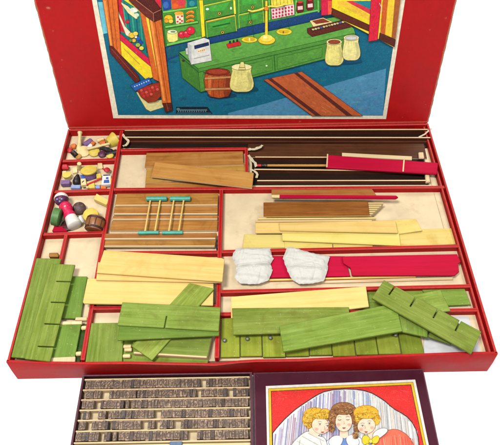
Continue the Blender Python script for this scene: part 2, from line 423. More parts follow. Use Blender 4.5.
# ------------------------------------------------------------------ lid standing at the back
xl, xr = -.2495, .2495; LH = .335
lidpts = []
def lp(x, h, off=0.): return Vector(LID0+LIDD*h+LIDN*off+np.array([x, 0, 0]))
N_ = 70
left = [lp(xl+.0006*noise.noise(Vector((0, i*.9, 1)))+(-.0005 if i % 9 == 4 else 0), LH*i/N_) for i in range(N_+1)]
right = [lp(xr+.0006*noise.noise(Vector((5, i*.9, 1)))+(.0004 if i % 7 == 3 else 0), LH*i/N_) for i in range(N_+1)]
def slab(bm, loop, off):
    d = Vector(LIDN)*off; tv = [bm.verts.new(p) for p in loop]; bv = [bm.verts.new(p+d) for p in loop]
    bm.faces.new(tv).material_index = 0; bm.faces.new(bv[::-1]).material_index = 0
    for i in range(len(loop)):
        j = (i+1) % len(loop); bm.faces.new((tv[i], bv[i], bv[j], tv[j])).material_index = 1
    bmesh.ops.recalc_face_normals(bm, faces=bm.faces)
bm = bmesh.new(); slab(bm, left+right[::-1], -.0007)
for f_ in bm.faces: f_.material_index = 0
rc = random.Random(17)
for (x, y, w_, h_) in [(48, 8, 4.6, .8), (53, 31, 1.1, .4), (62, 60, .9, .4), (71, 101, .9, .5), (430, 30, .8, .4), (443, 52, 1.1, .4), (446, 18, 1.3, .5), (300, 121.6, 1.6, .3)]:
    vs = [bm.verts.new(on_lid(x+w_*.5*math.cos(t)*rc.uniform(.3, 1.3), y+h_*.5*math.sin(t)*rc.uniform(.3, 1.3), .00012)) for t in [k*.7 for k in range(9)]]
    bm.faces.new(vs).material_index = 1
lid = mesh('lid', bm, [LIDRED, plain('chipped_card', A(216, 120, 100), .8, .15)], toybox)
def rough_edge(x, sgn, k): return [lp(x+sgn*(.0005+.0003+.0009*noise.noise(Vector((k, i*.55, 2)))), LH*i/N_, -.0008) for i in range(N_+1)]
bm = bmesh.new(); slab(bm, rough_edge(xl, -1, 0)+rough_edge(xr, 1, 7)[::-1], -.0022)
mesh('lid_card', bm, [CARD, CARD], lid)
bm = bmesh.new(); rod(bm, (-.2488, .3462, .0376), (.2488, .3462, .0376), .0012, 10); smooth_by_angle(mesh('hinge_strip', bm, RED, lid), 60)

# ------------------------------------------------------------------ printed pictures
class Print:
    def __init__(s, mapper, base=.0002, step=1.3e-5):
        s.f = mapper; s.bm = bmesh.new(); s.b = []; s.base = base; s.step = step; s.mat = INK; s.k = K
        s.auto = 0.; s.rnd = random.Random(21)
        s.lay = s.bm.loops.layers.float_color.new('ink')
    def poly(s, pts, col, k=None, ol=None, olw=.35, hatch=True):
        k = k or s.k
        x0 = min(p[0] for p in pts); x1 = max(p[0] for p in pts); y0 = min(p[1] for p in pts); y1 = max(p[1] for p in pts)
        L = 0
        for (a, b, c, d, l) in s.b:
            if a < x1 and b > x0 and c < y1 and d > y0 and l >= L: L = l+1
        ar = abs(sum(a[0]*b_[1]-b_[0]*a[1] for a, b_ in zip(pts, list(pts[1:])+[pts[0]])))/2
        hz = s.auto > 0 and hatch and ar > 9 and y1 > 0 and sum(col) < 640
        s.b.append((x0, x1, y0, y1, L+(1 if hz else 0)))
        vs = [s.bm.verts.new(s.f(p[0], p[1], s.base+s.step*L)) for p in pts]
        try: f = s.bm.faces.new(vs)
        except ValueError: return
        c = A(*col, k=k)
        for lp_ in f.loops: lp_[s.lay] = c
        if hz:
            n = len(pts); ed = max(range(n), key=lambda i: math.dist(pts[i], pts[(i+1) % n])); e0, e1 = pts[ed], pts[(ed+1) % n]
            an = math.atan2(e1[1]-e0[1], e1[0]-e0[0])
            def ins(x, y):
                r = False
                for i in range(n):
                    (ax, ay), (bx_, by_) = pts[i], pts[i-1]
                    if (ay > y) != (by_ > y) and x < (bx_-ax)*(y-ay)/(by_-ay)+ax: r = not r
                return r
            for i in range(int(min(420, ar*s.auto))):
                x = s.rnd.uniform(x0, x1); y = s.rnd.uniform(max(-4, y0), y1); l = s.rnd.uniform(.8, 4.5); t = an+s.rnd.uniform(-.2, .2); w = s.rnd.uniform(.12, .4)
                dx, dy = math.cos(t)*l, math.sin(t)*l; nx, ny = -math.sin(t)*w, math.cos(t)*w
                q4 = [(x+nx*.3, y+ny*.3), (x+dx*.5+nx, y+dy*.5+ny), (x+dx, y+dy), (x+dx*.5-nx, y+dy*.5-ny), (x-nx*.3, y-ny*.3)]
                if not all(ins(*q) for q in q4): continue
                m_ = 1+(s.rnd.choice((.86, .91, .95, 1.05, 1.09, 1.13))-1)*(.55 if sum(col) > 420 else 1.); jc = tuple(max(0, min(255, v*m_+s.rnd.uniform(-4, 4))) for v in col)
                ff = s.bm.faces.new([s.bm.verts.new(s.f(q[0], q[1], s.base+s.step*(L+.15+.8*s.rnd.random()))) for q in q4])
                cc = A(*jc, k=k)
                for lp_ in ff.loops: lp_[s.lay] = cc
        if ol is not None: s.path(list(pts)+[pts[0]], olw, ol)
    def sm(s, pts, col, **kw):
        for _ in range(2):
            q = []
            for a, b_ in zip(pts, pts[1:]+pts[:1]): q += [(a[0]*.75+b_[0]*.25, a[1]*.75+b_[1]*.25), (a[0]*.25+b_[0]*.75, a[1]*.25+b_[1]*.75)]
            pts = q
        s.poly(pts, col, **kw)
    def path(s, pts, w, col):
        # one thin ribbon
        for p, q in zip(pts, pts[1:]):
            dx, dy = q[0]-p[0], q[1]-p[1]; L = math.hypot(dx, dy)
            if L < 1e-6: continue
            nx, ny = -dy/L*w/2, dx/L*w/2
            s.poly([(p[0]+nx, p[1]+ny), (q[0]+nx, q[1]+ny), (q[0]-nx, q[1]-ny), (p[0]-nx, p[1]-ny)], col, hatch=False)
    def ell(s, cx, cy, rx, ry, col, rot=0., n=20, ol=None, olw=.3, a0=0., a1=2*math.pi):
        cr, sr = math.cos(rot), math.sin(rot); P = []
        for i in range(n):
            t = a0+(a1-a0)*i/n if a1-a0 > 6.2 else a0+(a1-a0)*i/(n-1)
            x, y = rx*math.cos(t), ry*math.sin(t); P.append((cx+x*cr-y*sr, cy+x*sr+y*cr))
        s.poly(P, col, ol=ol, olw=olw)
    def done(s, name, parent):
        bmesh.ops.recalc_face_normals(s.bm, faces=s.bm.faces)
        return mesh(name, s.bm, s.mat, parent)

P = Print(on_lid); P.auto = .55; P.k = .74
INKC = (58, 44, 40)
def ext(p, q, y):  # point on line pq at height y
    return (p[0]+(q[0]-p[0])*(y-p[1])/(q[1]-p[1]), y)
LO = ((92, 0), (113.3, 118)); LI = ((97, 0), (118.4, 115)); RO = ((405, 0), (386, 118.6)); RI = ((400, 0), (382.6, 115.2))
YT = -120
P.poly([ext(*LO, YT), ext(*RO, YT), (386, 119), (113.3, 118.2)], (232, 222, 196))
P.poly([ext(*LI, YT+9), ext(*RI, YT+9), (382.6, 115.4), (118.4, 114.8)], (12, 102, 130), ol=(30, 60, 80), olw=.35)
# floor: lighter blue flags right and front, soft mottled patches of the litho
P.poly([(228, 113), (262, 104.5), (386, 68.5), (383, 115.2), (228, 115)], (76, 140, 176))
P.poly([(330, 115.2), (360, 100), (384.5, 92), (383, 115.3)], (70, 134, 174))
P.poly([(98, 2), (104.5, 2), (107.5, 33), (103.2, 34)], (106, 190, 206))
rp = random.Random(11)
for i in range(130):
    x = rp.uniform(122, 384); y = rp.uniform(58, 113); inl = y > 113-(x-228)*.285 and x > 228
    c = (10+rp.randint(-6, 12), 98+rp.randint(-12, 14), 126+rp.randint(-12, 16)) if not inl else (78+rp.randint(-12, 14), 140+rp.randint(-10, 12), 176+rp.randint(-10, 10))
    if (inl and y > 116-(x-228)*.285) or (not inl and (x < 226 or y < 107-(x-228)*.285)):
        if x < 118.5+(115-y)*-.18+4: continue
        rx_ = rp.uniform(2, 7)
        if x+rx_ > 381+(115-y)*.15: continue
        P.ell(x, y, rx_, rp.uniform(.8, 1.8), c, rp.uniform(-.2, .1), 10)
# ---- back wall cupboards (also the part above the picture edge)
P.poly([(158, YT+12), (322, YT+12), (322, 20), (250, 36), (203, 44), (163, 48)], (64, 136, 54))
P.poly([(322, YT+12), (338, YT+12), (338, 14), (322, 20)], (20, 96, 116))
# dark blue band above the counter
P.poly([(164, 47), (205, 37.5), (250, 25.8), (300, 15.6), (322, 10), (323, 20), (300, 25.6), (250, 36), (205, 47), (188, 52), (165, 62)], (22, 66, 118))
P.poly([(165, 48.5), (200, 40), (203, 46), (186, 52), (168, 58)], (14, 92, 110))
# shelf unit left
P.poly([(160.5, 0), (202, 0), (203, 36), (166.5, 44.5)], (84, 156, 62), ol=(30, 84, 34))
P.poly([(161.5, 0), (171, 0), (171.5, 9), (163.5, 11)], (34, 70, 150)); P.poly([(187, 0), (197, 0), (197.5, 6), (187, 8)], (14, 110, 120))
P.poly([(171, 0), (179, 0), (184, 4), (186, 8), (173, 9.6)], (206, 78, 44)); P.ell(182, 2.5, 4, 3.5, (214, 62, 74)); P.ell(175, 6, 3.5, 2.6, (226, 96, 40))
P.ell(166, 5, 2.8, 3.4, (60, 110, 180)); P.ell(192, 3.5, 2.8, 2.8, (50, 150, 150))
P.poly([(162.5, 11), (197, 6.2), (197.5, 8.2), (163, 13.2)], (120, 200, 84), ol=(24, 84, 40))
P.poly([(164, 14.5), (196, 9.5), (197, 20), (165.5, 24)], (52, 138, 46))
for cx, cy, r, c in ((168.5, 18.5, 4.4, (236, 196, 40)), (166.5, 20.5, 2.4, (224, 164, 40)), (171, 20.8, 2.4, (240, 214, 70))): P.ell(cx, cy, r, r*.9, c, ol=(150, 100, 30), olw=.3)
P.poly([(175, 13.8), (183.5, 12.4), (184, 23.5), (176, 24.5)], (240, 226, 190), ol=(120, 80, 50)); P.ell(179, 13.2, 4.6, 2, (240, 170, 50))
for cx, cy in ((178, 17), (182, 16), (180, 19.2), (177.6, 21.5), (182, 20.8), (180.2, 23)): P.ell(cx, cy, 1.1, .9, (214, 50, 60))
for y_ in (11.6, 15.6, 19.8):
    P.poly([(185.5, y_+1.6), (188, y_-.6), (192, y_-1.4), (194.5, y_), (194, y_+2), (190, y_+1.2), (187, y_+3)], (240, 160, 40), ol=(160, 60, 30)); P.path([(186.4, y_+2.2), (189.6, y_+.4), (193.8, y_+1)], .5, (200, 60, 40))
P.poly([(165, 25.6), (198, 20.4), (198.6, 22.4), (165.4, 27.8)], (120, 200, 84), ol=(24, 84, 40))
P.poly([(167, 32), (177.6, 30.6), (178, 40), (174, 42.2), (169, 42), (167.2, 39)], (240, 230, 130), ol=(120, 110, 50)); P.ell(172.3, 31.6, 5, 2.2, (236, 240, 190), ol=(110, 110, 60)); P.ell(173, 31.6, 2.6, 1.1, (120, 150, 110))
for cx, cy, r in ((182, 34.6, 3.8), (187, 33.6, 3.8), (190.8, 30, 4.2)): P.ell(cx, cy, r, r*.95, (220, 36, 62), ol=(120, 20, 40)); P.ell(cx-1, cy-1.2, 1.1, .8, (244, 120, 140))
P.poly([(166.6, 43.4), (201.6, 35.6), (201.8, 38), (166.8, 46)], (120, 200, 84), ol=(24, 84, 40))
P.poly([(199.2, 0), (203, 0), (205.2, 36), (202, 37.2)], (244, 222, 40), ol=(150, 130, 30))
# drawers
def drawer(q, knob, hi=(150, 214, 80)):
    P.poly(q, (72, 144, 56), ol=(24, 84, 34), olw=.35); a, b, c, d = q
    P.path([a, b], .9, (206, 206, 60)); P.path([d, a], .7, (140, 200, 70)); P.path([b, c], .7, (190, 200, 60))
    mx = (a[0]+b[0]+c[0]+d[0])/4; my = (a[1]+b[1]+c[1]+d[1])/4
    P.poly([(a[0]+3, a[1]+2.5), (b[0]-4, b[1]+2.5), (mx+6, my), (mx-8, my+2)], (70, 168, 62)); 
    P.ell(knob[0], knob[1], 1.7, 1.7, (214, 176, 50), ol=INKC, olw=.35); P.ell(knob[0], knob[1], .7, .8, INKC)
drawer([(204, 5.6), (233.6, -1), (234.4, 13.5), (205, 20)], (219.5, 13)); P.ell(207.4, 8.8, 1.6, 1.2, (220, 250, 220)); P.ell(231, 8, 1, 1.4, (220, 240, 180))
drawer([(206, 21.6), (235, 15), (236.6, 30.8), (207.4, 37.2)], (222.6, 32)); P.path([(206.5, 21.4), (235, 15)], 1.5, (226, 190, 70))
P.poly([(212, 26), (230, 22), (230.5, 23.4), (213, 27.2)], (30, 96, 38))
drawer([(238.6, -2), (262, -7), (263, 8), (239, 13.6)], (252.6, 7)); drawer([(238.6, 15), (263, 9.6), (264, 22.6), (239.4, 28)], (250.6, 22))
P.poly([(233.2, 0), (235.2, 0), (236, 13.6), (234.4, 14)], (244, 226, 70))
for x in (268, 295, 317): P.poly([(x, 0), (x+2.2, 0), (x+2.6, 20-(x-268)*.16), (x+.6, 20.6-(x-268)*.16)], (120, 196, 84), ol=(30, 90, 40), olw=.3)
P.poly([(271, 0), (293, 0), (293.6, 4), (271.6, 7.6)], (238, 220, 80))
for k in range(6): P.path([(273+k*3.6, 0), (273.4+k*3.6, 6.4-k*.6)], .5, (170, 140, 40))
P.poly([(271, 8.6), (294, 4), (294.6, 14.6), (272, 19.4)], (238, 214, 214), ol=(120, 50, 60))
for r_ in range(3):
    for k in range(7): P.ell(273.3+k*3.1, 10.6+r_*3.3-k*.62, 1.05, 1.25, (206, 40, 72), n=8)
for cx, cy in ((300, 7), (310, 4.6)):
    P.poly([(cx-3.4, cy-4.4), (cx+3.2, cy-5), (cx+3.8, cy+3.6), (cx+2, cy+5.2), (cx-2.4, cy+5.8), (cx-3.8, cy+4)], (112, 26, 30), ol=(40, 14, 20)); P.poly([(cx-2.4, cy-.6), (cx+2.6, cy-1.2), (cx+2.8, cy+2.4), (cx-2.2, cy+3)], (238, 200, 196)); P.ell(cx, cy-5, 2.6, 1.1, (200, 60, 50))
P.path([(295, 14.8), (318, 10.2)], 1.5, (120, 200, 84))
# ---- counter
P.poly([(179, 51.5), (212, 43.2), (322, 18.8), (340, 15.5), (353.5, 28), (355, 32.4), (198, 68)], (98, 166, 70), ol=(24, 84, 34), olw=.35)
P.poly([(179, 53), (198, 68), (200.5, 91.5), (182.5, 77)], (66, 126, 48), ol=(24, 84, 34), olw=.35)
P.poly([(198, 68), (355, 32.4), (356, 42), (328, 57.5), (250, 77.5), (200.5, 91.5)], (82, 146, 56), ol=(24, 84, 34), olw=.35)
P.path([(198.4, 71.6), (355, 36.2)], .7, (28, 96, 40)); P.path([(179.2, 54.6), (198.4, 71.6)], .7, (28, 96, 40))
for q in ([(203, 74), (236, 66.4), (237, 79), (204.6, 88)], [(240, 65.4), (272, 58), (272.6, 69.4), (241, 77.6)], [(277, 57), (322, 46.6), (322, 56.4), (277.6, 68.6)]): P.poly(q, (86, 150, 60), ol=(36, 106, 44), olw=.4)
P.path([(274, 53.6), (275, 70.4)], .8, (34, 100, 40))
for k in range(26):
    x = rp.uniform(205, 345); y = 70-(x-198)*.227+rp.uniform(-15, -4)
    if x < 330: P.path([(x, y), (x+rp.uniform(4, 11), y-rp.uniform(.8, 2.4))], .5, (112, 178, 82) if k % 2 else (88, 154, 62))
P.ell(266.5, 65, 1, .8, (206, 240, 190))
# till
P.poly([(187.6, 42.2), (204, 37), (209.4, 39), (212, 60), (191.5, 64), (188.6, 57)], (222, 222, 216), ol=(90, 90, 96), olw=.35)
P.poly([(187.6, 42.2), (191.6, 45), (191.5, 64), (188.6, 57)], (190, 190, 190)); P.poly([(185.6, 48), (188, 46.8), (188.6, 54), (186, 53.6)], (206, 206, 204), ol=(110, 110, 110))
P.poly([(194.4, 45), (208.6, 41.4), (209, 44.6), (194.8, 48.4)], (24, 48, 92), ol=INKC); P.poly([(197.4, 49.4), (205.6, 47.2), (206, 50), (197.8, 52.2)], (240, 222, 180)); 
for k in range(4): P.ell(198.9+k*1.8, 50.6-k*.48, .6, .6, (214, 110, 40), n=8)
P.poly([(194, 57.5), (209.5, 54), (209.8, 54.8), (194.2, 58.4)], (170, 170, 172)); P.ell(183.6, 60, 1.4, 1.2, INKC)
# weights, scale
P.poly([(226.4, 43.4), (239.4, 40.6), (241, 43), (240.6, 44.6), (228, 47.6)], (206, 40, 42), ol=(110, 20, 24))
for k in range(3): P.ell(230+k*3.6, 41.6-k*.8, 1, 1.6, (30, 44, 60), n=10)
P.ell(249.4, 39, 8, 3, (240, 214, 50), ol=(130, 110, 30)); P.ell(249.4, 38.6, 5.6, 1.7, (214, 176, 40)); P.poly([(248.6, 37), (250, 37), (250.2, 40), (248.8, 40)], (246, 236, 150))
P.ell(284, 31, 7.8, 3.3, (240, 214, 50), ol=(130, 110, 30)); P.ell(284, 30.6, 5.4, 1.8, (220, 186, 44)); P.ell(283.2, 31.4, .8, 1.2, (140, 90, 30))
for a, b in (((249.5, 11), (245, 36)), ((249.8, 11), (254, 37.2)), ((283.8, 4.5), (279, 28.6)), ((284, 4.5), (289.4, 28.8))): P.path([a, b], .35, (36, 70, 40))
P.path([(248, 9.4), (252, 10.6), (258, 9.4), (264, 7.4), (270, 5.4), (276, 6), (282, 4.6), (285, 2.6)], 1.5, (244, 222, 90)); 
P.poly([(265.2, 0), (267.4, 0), (267.8, 36), (265, 36)], (244, 214, 60), ol=(150, 120, 30), olw=.3); P.ell(266.3, 7.8, 2.2, 2.2, (232, 140, 50), ol=(150, 90, 30))
P.ell(266.6, 39.2, 8.6, 4.4, (240, 206, 50), ol=(140, 110, 30)); P.ell(266.4, 37.2, 6.2, 3.4, (248, 226, 90)); P.ell(265, 36.4, 2.4, 1.2, (252, 244, 170))
# tray on the counter
P.poly([(309.5, 20.2), (323, 17), (332.6, 21.4), (331, 24.4), (314, 27.6)], (238, 214, 150), ol=(110, 70, 30)); P.poly([(312, 20.4), (323, 17.8), (330, 21.4), (316, 23.4)], (134, 58, 34))
P.poly([(306.8, 27.8), (350, 17.6), (354.4, 20), (354.6, 25.4), (312, 36), (307.4, 32.4)], (96, 36, 28), ol=(44, 16, 14), olw=.35); P.poly([(309.6, 28.6), (349.6, 19.2), (352.4, 20.8), (313, 30.8)], (60, 36, 36))
for k in range(14):
    x = 313+k*2.7; y = 28.8-k*.68; P.ell(x, y, 1.35, .9, [(214, 196, 120), (196, 180, 110), (60, 96, 170), (206, 206, 160), (170, 150, 90)][(k*3 % 7) % 5], n=8)
# barrel and sacks by the counter
def sack(cx, cy, w_, h_, body, top=None, tie=False):
    prof = [(0, .40), (.1, .43), (.2, .41), (.34, .46), (.5, .51), (.66, .53), (.8, .51), (.9, .45), (.97, .34), (1, .2)]
    L_ = [(cx-w_*r*(1+.03*math.sin(t*9)), cy-h_*.42+h_*.94*t) for t, r in prof]; R_ = [(cx+w_*r*(1+.03*math.cos(t*8)), cy-h_*.42+h_*.94*t) for t, r in prof]
    P.poly(R_+L_[::-1], body, ol=(130, 116, 60), olw=.4)
    dk = tuple(int(v*.88) for v in body); lt = tuple(min(255, int(v*1.05)) for v in body)
    P.poly([(cx+w_*.22, cy-h_*.2), (cx+w_*.40, cy-h_*.18), (cx+w_*.48, cy+h_*.2), (cx+w_*.40, cy+h_*.42), (cx+w_*.22, cy+h_*.46), (cx+w_*.32, cy+h_*.2)], dk)
    P.poly([(cx-w_*.34, cy-h_*.1), (cx-w_*.2, cy-h_*.12), (cx-w_*.22, cy+h_*.3), (cx-w_*.36, cy+h_*.26)], lt)
    for k in range(5): P.path([(cx-w_*.3+k*w_*.15, cy-h_*.24), (cx-w_*.33+k*w_*.165, cy-h_*(.06+.04*(k % 2)))], .3, tuple(int(v*.8) for v in body))
    P.ell(cx, cy-h_*.39, w_*.45, h_*.12, (244, 234, 170), ol=(130, 116, 60))
    if top: P.ell(cx, cy-h_*.39, w_*.35, h_*.085, top, ol=(90, 60, 40), olw=.25)
P.ell(222, 95.5, 15, 3, (8, 70, 92)); P.ell(246, 88, 12, 2.6, (8, 70, 92)); P.ell(346, 60, 16, 3, (10, 74, 110))
P.poly([(205.6, 72), (230, 71), (232, 80), (231.4, 90), (228.6, 95.6), (219, 97.4), (209.6, 95.6), (205.4, 88), (204, 79)], (178, 78, 34), ol=(70, 26, 16), olw=.4)
for x0, x1 in ((208.6, 209.6), (214.2, 213.8), (219.4, 219.4), (225, 224.6)): P.path([(x0, 73.6), (x1-1, 84), (x1, 96)], .4, (110, 44, 24))
P.poly([(208, 75), (211.4, 75), (211, 94), (208.6, 93)], (210, 112, 58)); P.poly([(205, 76.6), (231, 75.4), (231.6, 77.4), (204.6, 78.8)], (206, 150, 90), ol=(90, 50, 30), olw=.3); P.poly([(204.8, 87.4), (231.8, 86.6), (231.2, 88.8), (205.4, 89.8)], (206, 150, 90), ol=(90, 50, 30), olw=.3)
P.poly([(226, 74), (230, 73), (232, 80), (231.2, 90), (228.4, 95.2), (224.4, 96)], (134, 52, 26)); P.poly([(205, 76.6), (231, 75.4), (231.6, 77), (204.6, 78.2)], (200, 140, 84)); P.poly([(204.8, 87.6), (231.8, 86.8), (231.4, 88.6), (205.4, 89.4)], (200, 140, 84)); P.ell(217.8, 71, 12.2, 3.6, (140, 44, 28), ol=(70, 26, 16)); P.ell(217.8, 70.8, 9.6, 2.4, (166, 64, 40)); P.path([(203.4, 71.6), (209, 72.4)], .8, INKC)
sack(241.6, 76.6, 22.5, 27.5, (232, 220, 132)); P.poly([(238.6, 68.6), (240.6, 61), (243.6, 60.6), (245.6, 68.6)], (232, 220, 140), ol=(120, 110, 50)); P.path([(239, 66.4), (245.2, 66.4)], .7, (150, 120, 50))
sack(334, 51.2, 17.4, 26, (234, 222, 130), (150, 70, 40)); sack(351, 46.6, 17, 25, (236, 226, 150), (206, 206, 206))
# ---- right hand window wall
P.poly([(337, YT+12), (400+.15*108, YT+12), (400, 0), (392.6, 46), (378, 38), (332, 14), (331, 8)], (238, 214, 44))
P.poly([(345, 0), (352, 0), (372, 9), (371, 14)], (212, 52, 70)); P.poly([(352, 0), (372, 0), (372, 9.4)], (30, 130, 140)); P.poly([(337, 0), (346, 0), (371, 16), (370, 20), (337, 3)], (236, 190, 60))
P.poly([(331.6, 7), (370, 24.4), (370, 31), (331.8, 14.6)], (96, 40, 26), ol=(44, 18, 14)); P.poly([(320.6, -6), (331.6, -6), (331, 13.4), (321, 14.4)], (212, 32, 72), ol=(120, 20, 40)); P.poly([(327.5, 0), (331.4, 0), (331, 13.2), (327.8, 13.6)], (240, 90, 60))
P.poly([(371, -8), (381.5, -8), (377, 39), (368, 40.4)], (216, 34, 60), ol=(110, 20, 34), olw=.35); P.path([(379, 2), (381.6, 8), (380.6, 12)], .6, (240, 200, 200))
P.poly([(382.6, -6), (388, -6), (384.6, 34), (379.8, 32.4)], (200, 92, 36)); P.poly([(388, -6), (394.6, -6), (391, 36.4), (384.6, 33)], (240, 200, 56)); P.poly([(394.6, -6), (400.6, -6), (395, 38), (391, 36.4)], (168, 92, 44))
P.poly([(379.4, 31.6), (395, 38.4), (394, 45.8), (378.4, 38)], (88, 36, 24), ol=(44, 18, 14))
# ---- left window frame
P.poly([(112, -40), (142, -40), (143, 6), (154, 72), (146, 72), (118, 36)], (22, 124, 118))
for k in range(6): P.path([(122.5+k*4.3, 2+k*2), (127+k*4, 30+k*4.6)], 1.3, (16, 88, 110) if k % 2 else (60, 160, 130))
P.poly([(113, -6), (121, -6), (126.5, 33), (118, 31)], (202, 36, 56)); P.poly([(120, -6), (137, -6), (140.4, 13), (133, 6), (124, 0)], (234, 210, 60)); P.poly([(121, 2), (128, 6), (133, 11), (138, 18), (136, 19), (128, 13), (121.5, 4)], (236, 226, 170), ol=(60, 90, 60)); P.ell(134, 10, 4, 2.6, (226, 232, 214)); P.ell(136.5, 15, 2.6, 2, (210, 222, 190))
P.poly([(114.6, 6), (116.6, 7), (125, 26), (133, 34.6), (132, 38.4), (126, 35)], (240, 226, 190), ol=(130, 90, 60))
for cx, cy, r, c in ((132, 35, 3.2, (240, 196, 60)), (135.6, 33.4, 2.6, (236, 210, 90)), (138, 38, 2.4, (40, 90, 180)), (140.6, 42, 2.4, (30, 70, 160)), (134, 40, 2.2, (226, 170, 60)), (138, 44.5, 2.4, (170, 190, 80)), (141.6, 47.6, 2.4, (236, 210, 80)), (130.6, 40, 1.8, (90, 140, 60)), (136, 36.6, 1.4, (246, 240, 200)), (127.6, 21.6, 2.1, (206, 30, 60))): P.ell(cx, cy, r, r*.9, c, ol=(70, 60, 40), olw=.25)
P.poly([(117.6, 36.4), (143, 57), (154, 68), (155, 76), (146, 79), (120.6, 54)], (240, 214, 44), ol=(120, 90, 30)); P.path([(124, 48), (140, 64)], .8, (206, 160, 40))
P.poly([(115, 31), (119.4, 32), (150, 58.6), (151, 66), (143.6, 60), (116, 35.6)], (214, 36, 70), ol=(110, 20, 40))
P.poly([(101.6, -8), (117, -8), (121.6, 56), (110.4, 46)], (216, 106, 40), ol=(120, 50, 20), olw=.35); P.path([(107.6, -4), (114, 48)], .8, (140, 62, 24)); P.path([(112, -4), (117.6, 52)], .6, (166, 74, 28)); P.poly([(103.4, 0), (106.2, 0), (112.4, 46), (110.6, 45)], (240, 150, 70))
P.poly([(109.4, 45), (113, 45.6), (138, 74), (140, 79.6), (136, 82.4), (110.6, 52.4)], (100, 32, 28), ol=(44, 14, 14), olw=.35); P.path([(112, 48.4), (137, 77)], .6, (150, 66, 50))
# basket with label, on a cream tray
P.poly([(136, 92), (140, 90.6), (150, 101), (163, 99.6), (164, 107), (150.4, 111.4), (146, 109)], (230, 218, 150), ol=(110, 100, 60))
P.poly([(139.4, 8), (145, 10), (159.6, 81), (153.4, 78)], (216, 104, 40), ol=(120, 50, 20)); P.poly([(145, 11), (148.4, 14), (164.4, 96), (159.4, 82)], (240, 214, 70))
P.poly([(148.4, 13.6), (161.4, 18), (171.6, 103.6), (162.8, 104)], (216, 106, 40), ol=(120, 50, 20), olw=.4); P.path([(154.6, 18), (167.4, 102)], .8, (160, 70, 26)); P.poly([(149.8, 18), (152.4, 19), (165.4, 100), (163.6, 100)], (240, 150, 70)); P.path([(158.6, 30), (168.6, 96)], .5, (186, 86, 32))
P.poly([(162.6, 102.4), (171.6, 102), (172.6, 109.4), (165.6, 111.6)], (92, 32, 26), ol=(40, 14, 14)); P.path([(166.6, 102.6), (168.4, 110.4)], .5, (166, 80, 50))
P.poly([(136.6, 88), (159.6, 81), (161.4, 95), (156.6, 100.4), (148.4, 101.6), (141, 96)], (150, 52, 30), ol=(70, 24, 16), olw=.35)
for k in range(13): P.ell(141.6+(k % 5)*3.7+(k//5)*1.2, 89.4-(k % 5)*.95+(k//5)*2.9, 1.5, 1.35, (208, 40, 54) if k % 3 else (226, 90, 80), n=9)
P.poly([(130.6, 84.6), (149.4, 76.6), (152, 82.2), (135.4, 90.4)], (40, 96, 176), ol=(30, 40, 80), olw=.35)
for k in range(7): P.ell(135+k*2.3, 85.6-k*.95, .7, .7, (190, 214, 236), n=7)
# heavy beam across the top left
P.poly([(131, -6), (150, -6), (161.4, 8.6), (162.2, 18.2), (154, 21.4), (153.4, 12.6)], (84, 30, 26), ol=(40, 12, 12), olw=.35); P.poly([(131, -6), (153.4, 12.6), (154, 21.4), (146, 16), (129, 0)], (104, 42, 34)); P.path([(132, -4), (153.4, 12.6), (161.4, 8.8)], .5, (190, 130, 100)); P.path([(153.5, 12.6), (154, 21)], .5, (180, 120, 96)); P.poly([(151, -6), (161, -6), (161.4, 8)], (208, 34, 52))
# carpet
P.poly([(263.6, 79), (301.6, 70.8), (362.4, 115), (312, 115)], (192, 94, 52), ol=(96, 44, 28), olw=.4)
P.poly([(267.6, 78.2), (271.4, 77.4), (321.4, 115), (315.4, 115)], (94, 40, 34)); P.poly([(294, 72.6), (297.4, 71.8), (352.6, 115), (346.4, 115)], (94, 40, 34))
for k in range(22):
    t = rp.random(); u = rp.uniform(.18, .72); x = 263.6+t*48+u*(38+t*12); y = 79+t*35-u*8*(1-t)
    if y < 113: P.ell(x, y, rp.uniform(1.4, 3.6), .7, (204, 110, 62) if k % 2 else (178, 84, 46), .6, 8)
# publisher's cartouche in the bottom margin: too small to read, dark plate with light strokes
P.poly([(176, 106.8), (207.6, 106.8), (212.6, 113.8), (176, 113.6)], (10, 34, 48)); P.poly([(177, 109.4), (207, 109.3), (207.2, 110.4), (177, 110.4)], (92, 128, 136)); P.path([(177, 112.9), (211, 113)], .5, (80, 120, 140))
for k in range(13): P.poly([(178+k*2.25, 109.4), (179.1+k*2.25, 109.4), (179.1+k*2.25, 112), (178+k*2.25, 112)], (86, 122, 132))
P.ell(178.2, 109, 1.8, 1.3, (86, 122, 132), n=10)
P.done('lid_picture', lid)
# rubbed and chipped spots on the red border
# ------------------------------------------------------------------ smaller lid with the printed children
LZ = .0120
ll = thing('printed_lid', 'maroon box lid with printed picture of three children, lying beside the type box', 'box lid', (.089, -.07, 0))
a = Vector((.0010, -.0042, 0)); b = at(423.8, 371.4, LZ); b.y = -.0032; bx0 = .0010; bx1 = b.x
yt0, yt1 = a.y, b.y
def lidbox(z0, z1, d=.128):
    return [Vector((bx0, (yt0+yt1)/2-d, z1)), Vector((bx1, (yt0+yt1)/2-d, z1)), Vector((bx1, yt1, z1)), Vector((bx0, yt0, z1))]
bm = bmesh.new(); prism(bm, lidbox(0, LZ), LZ-.0004, 0, .0008); mesh('lid_shell', bm, MAROON, ll)
for q0, q1 in (((bx0+.0008, yt0-.0008), (bx0+.0055, yt0-.0062)), ((bx1-.0008, yt1-.0008), (bx1-.0052, yt1-.0058))):
    p0 = Vector((*q0, 0)); p1 = Vector((*q1, 0)); d = (p1-p0).normalized(); nn = Vector((-d.y, d.x, 0))*.0003
    bm = bmesh.new(); prism(bm, [Vector((p.x, p.y, LZ+.0003)) for p in (p0-nn*.6, p1-nn*.6, p1+nn*.6, p0+nn*.6)], .0005, 0, 0); mesh('corner_fold', bm, PLUM, ll)
def on_small(px, py, off=0.): return at(px, py, LZ+off)
G = Print(on_small, .0004); G.mat = INK2
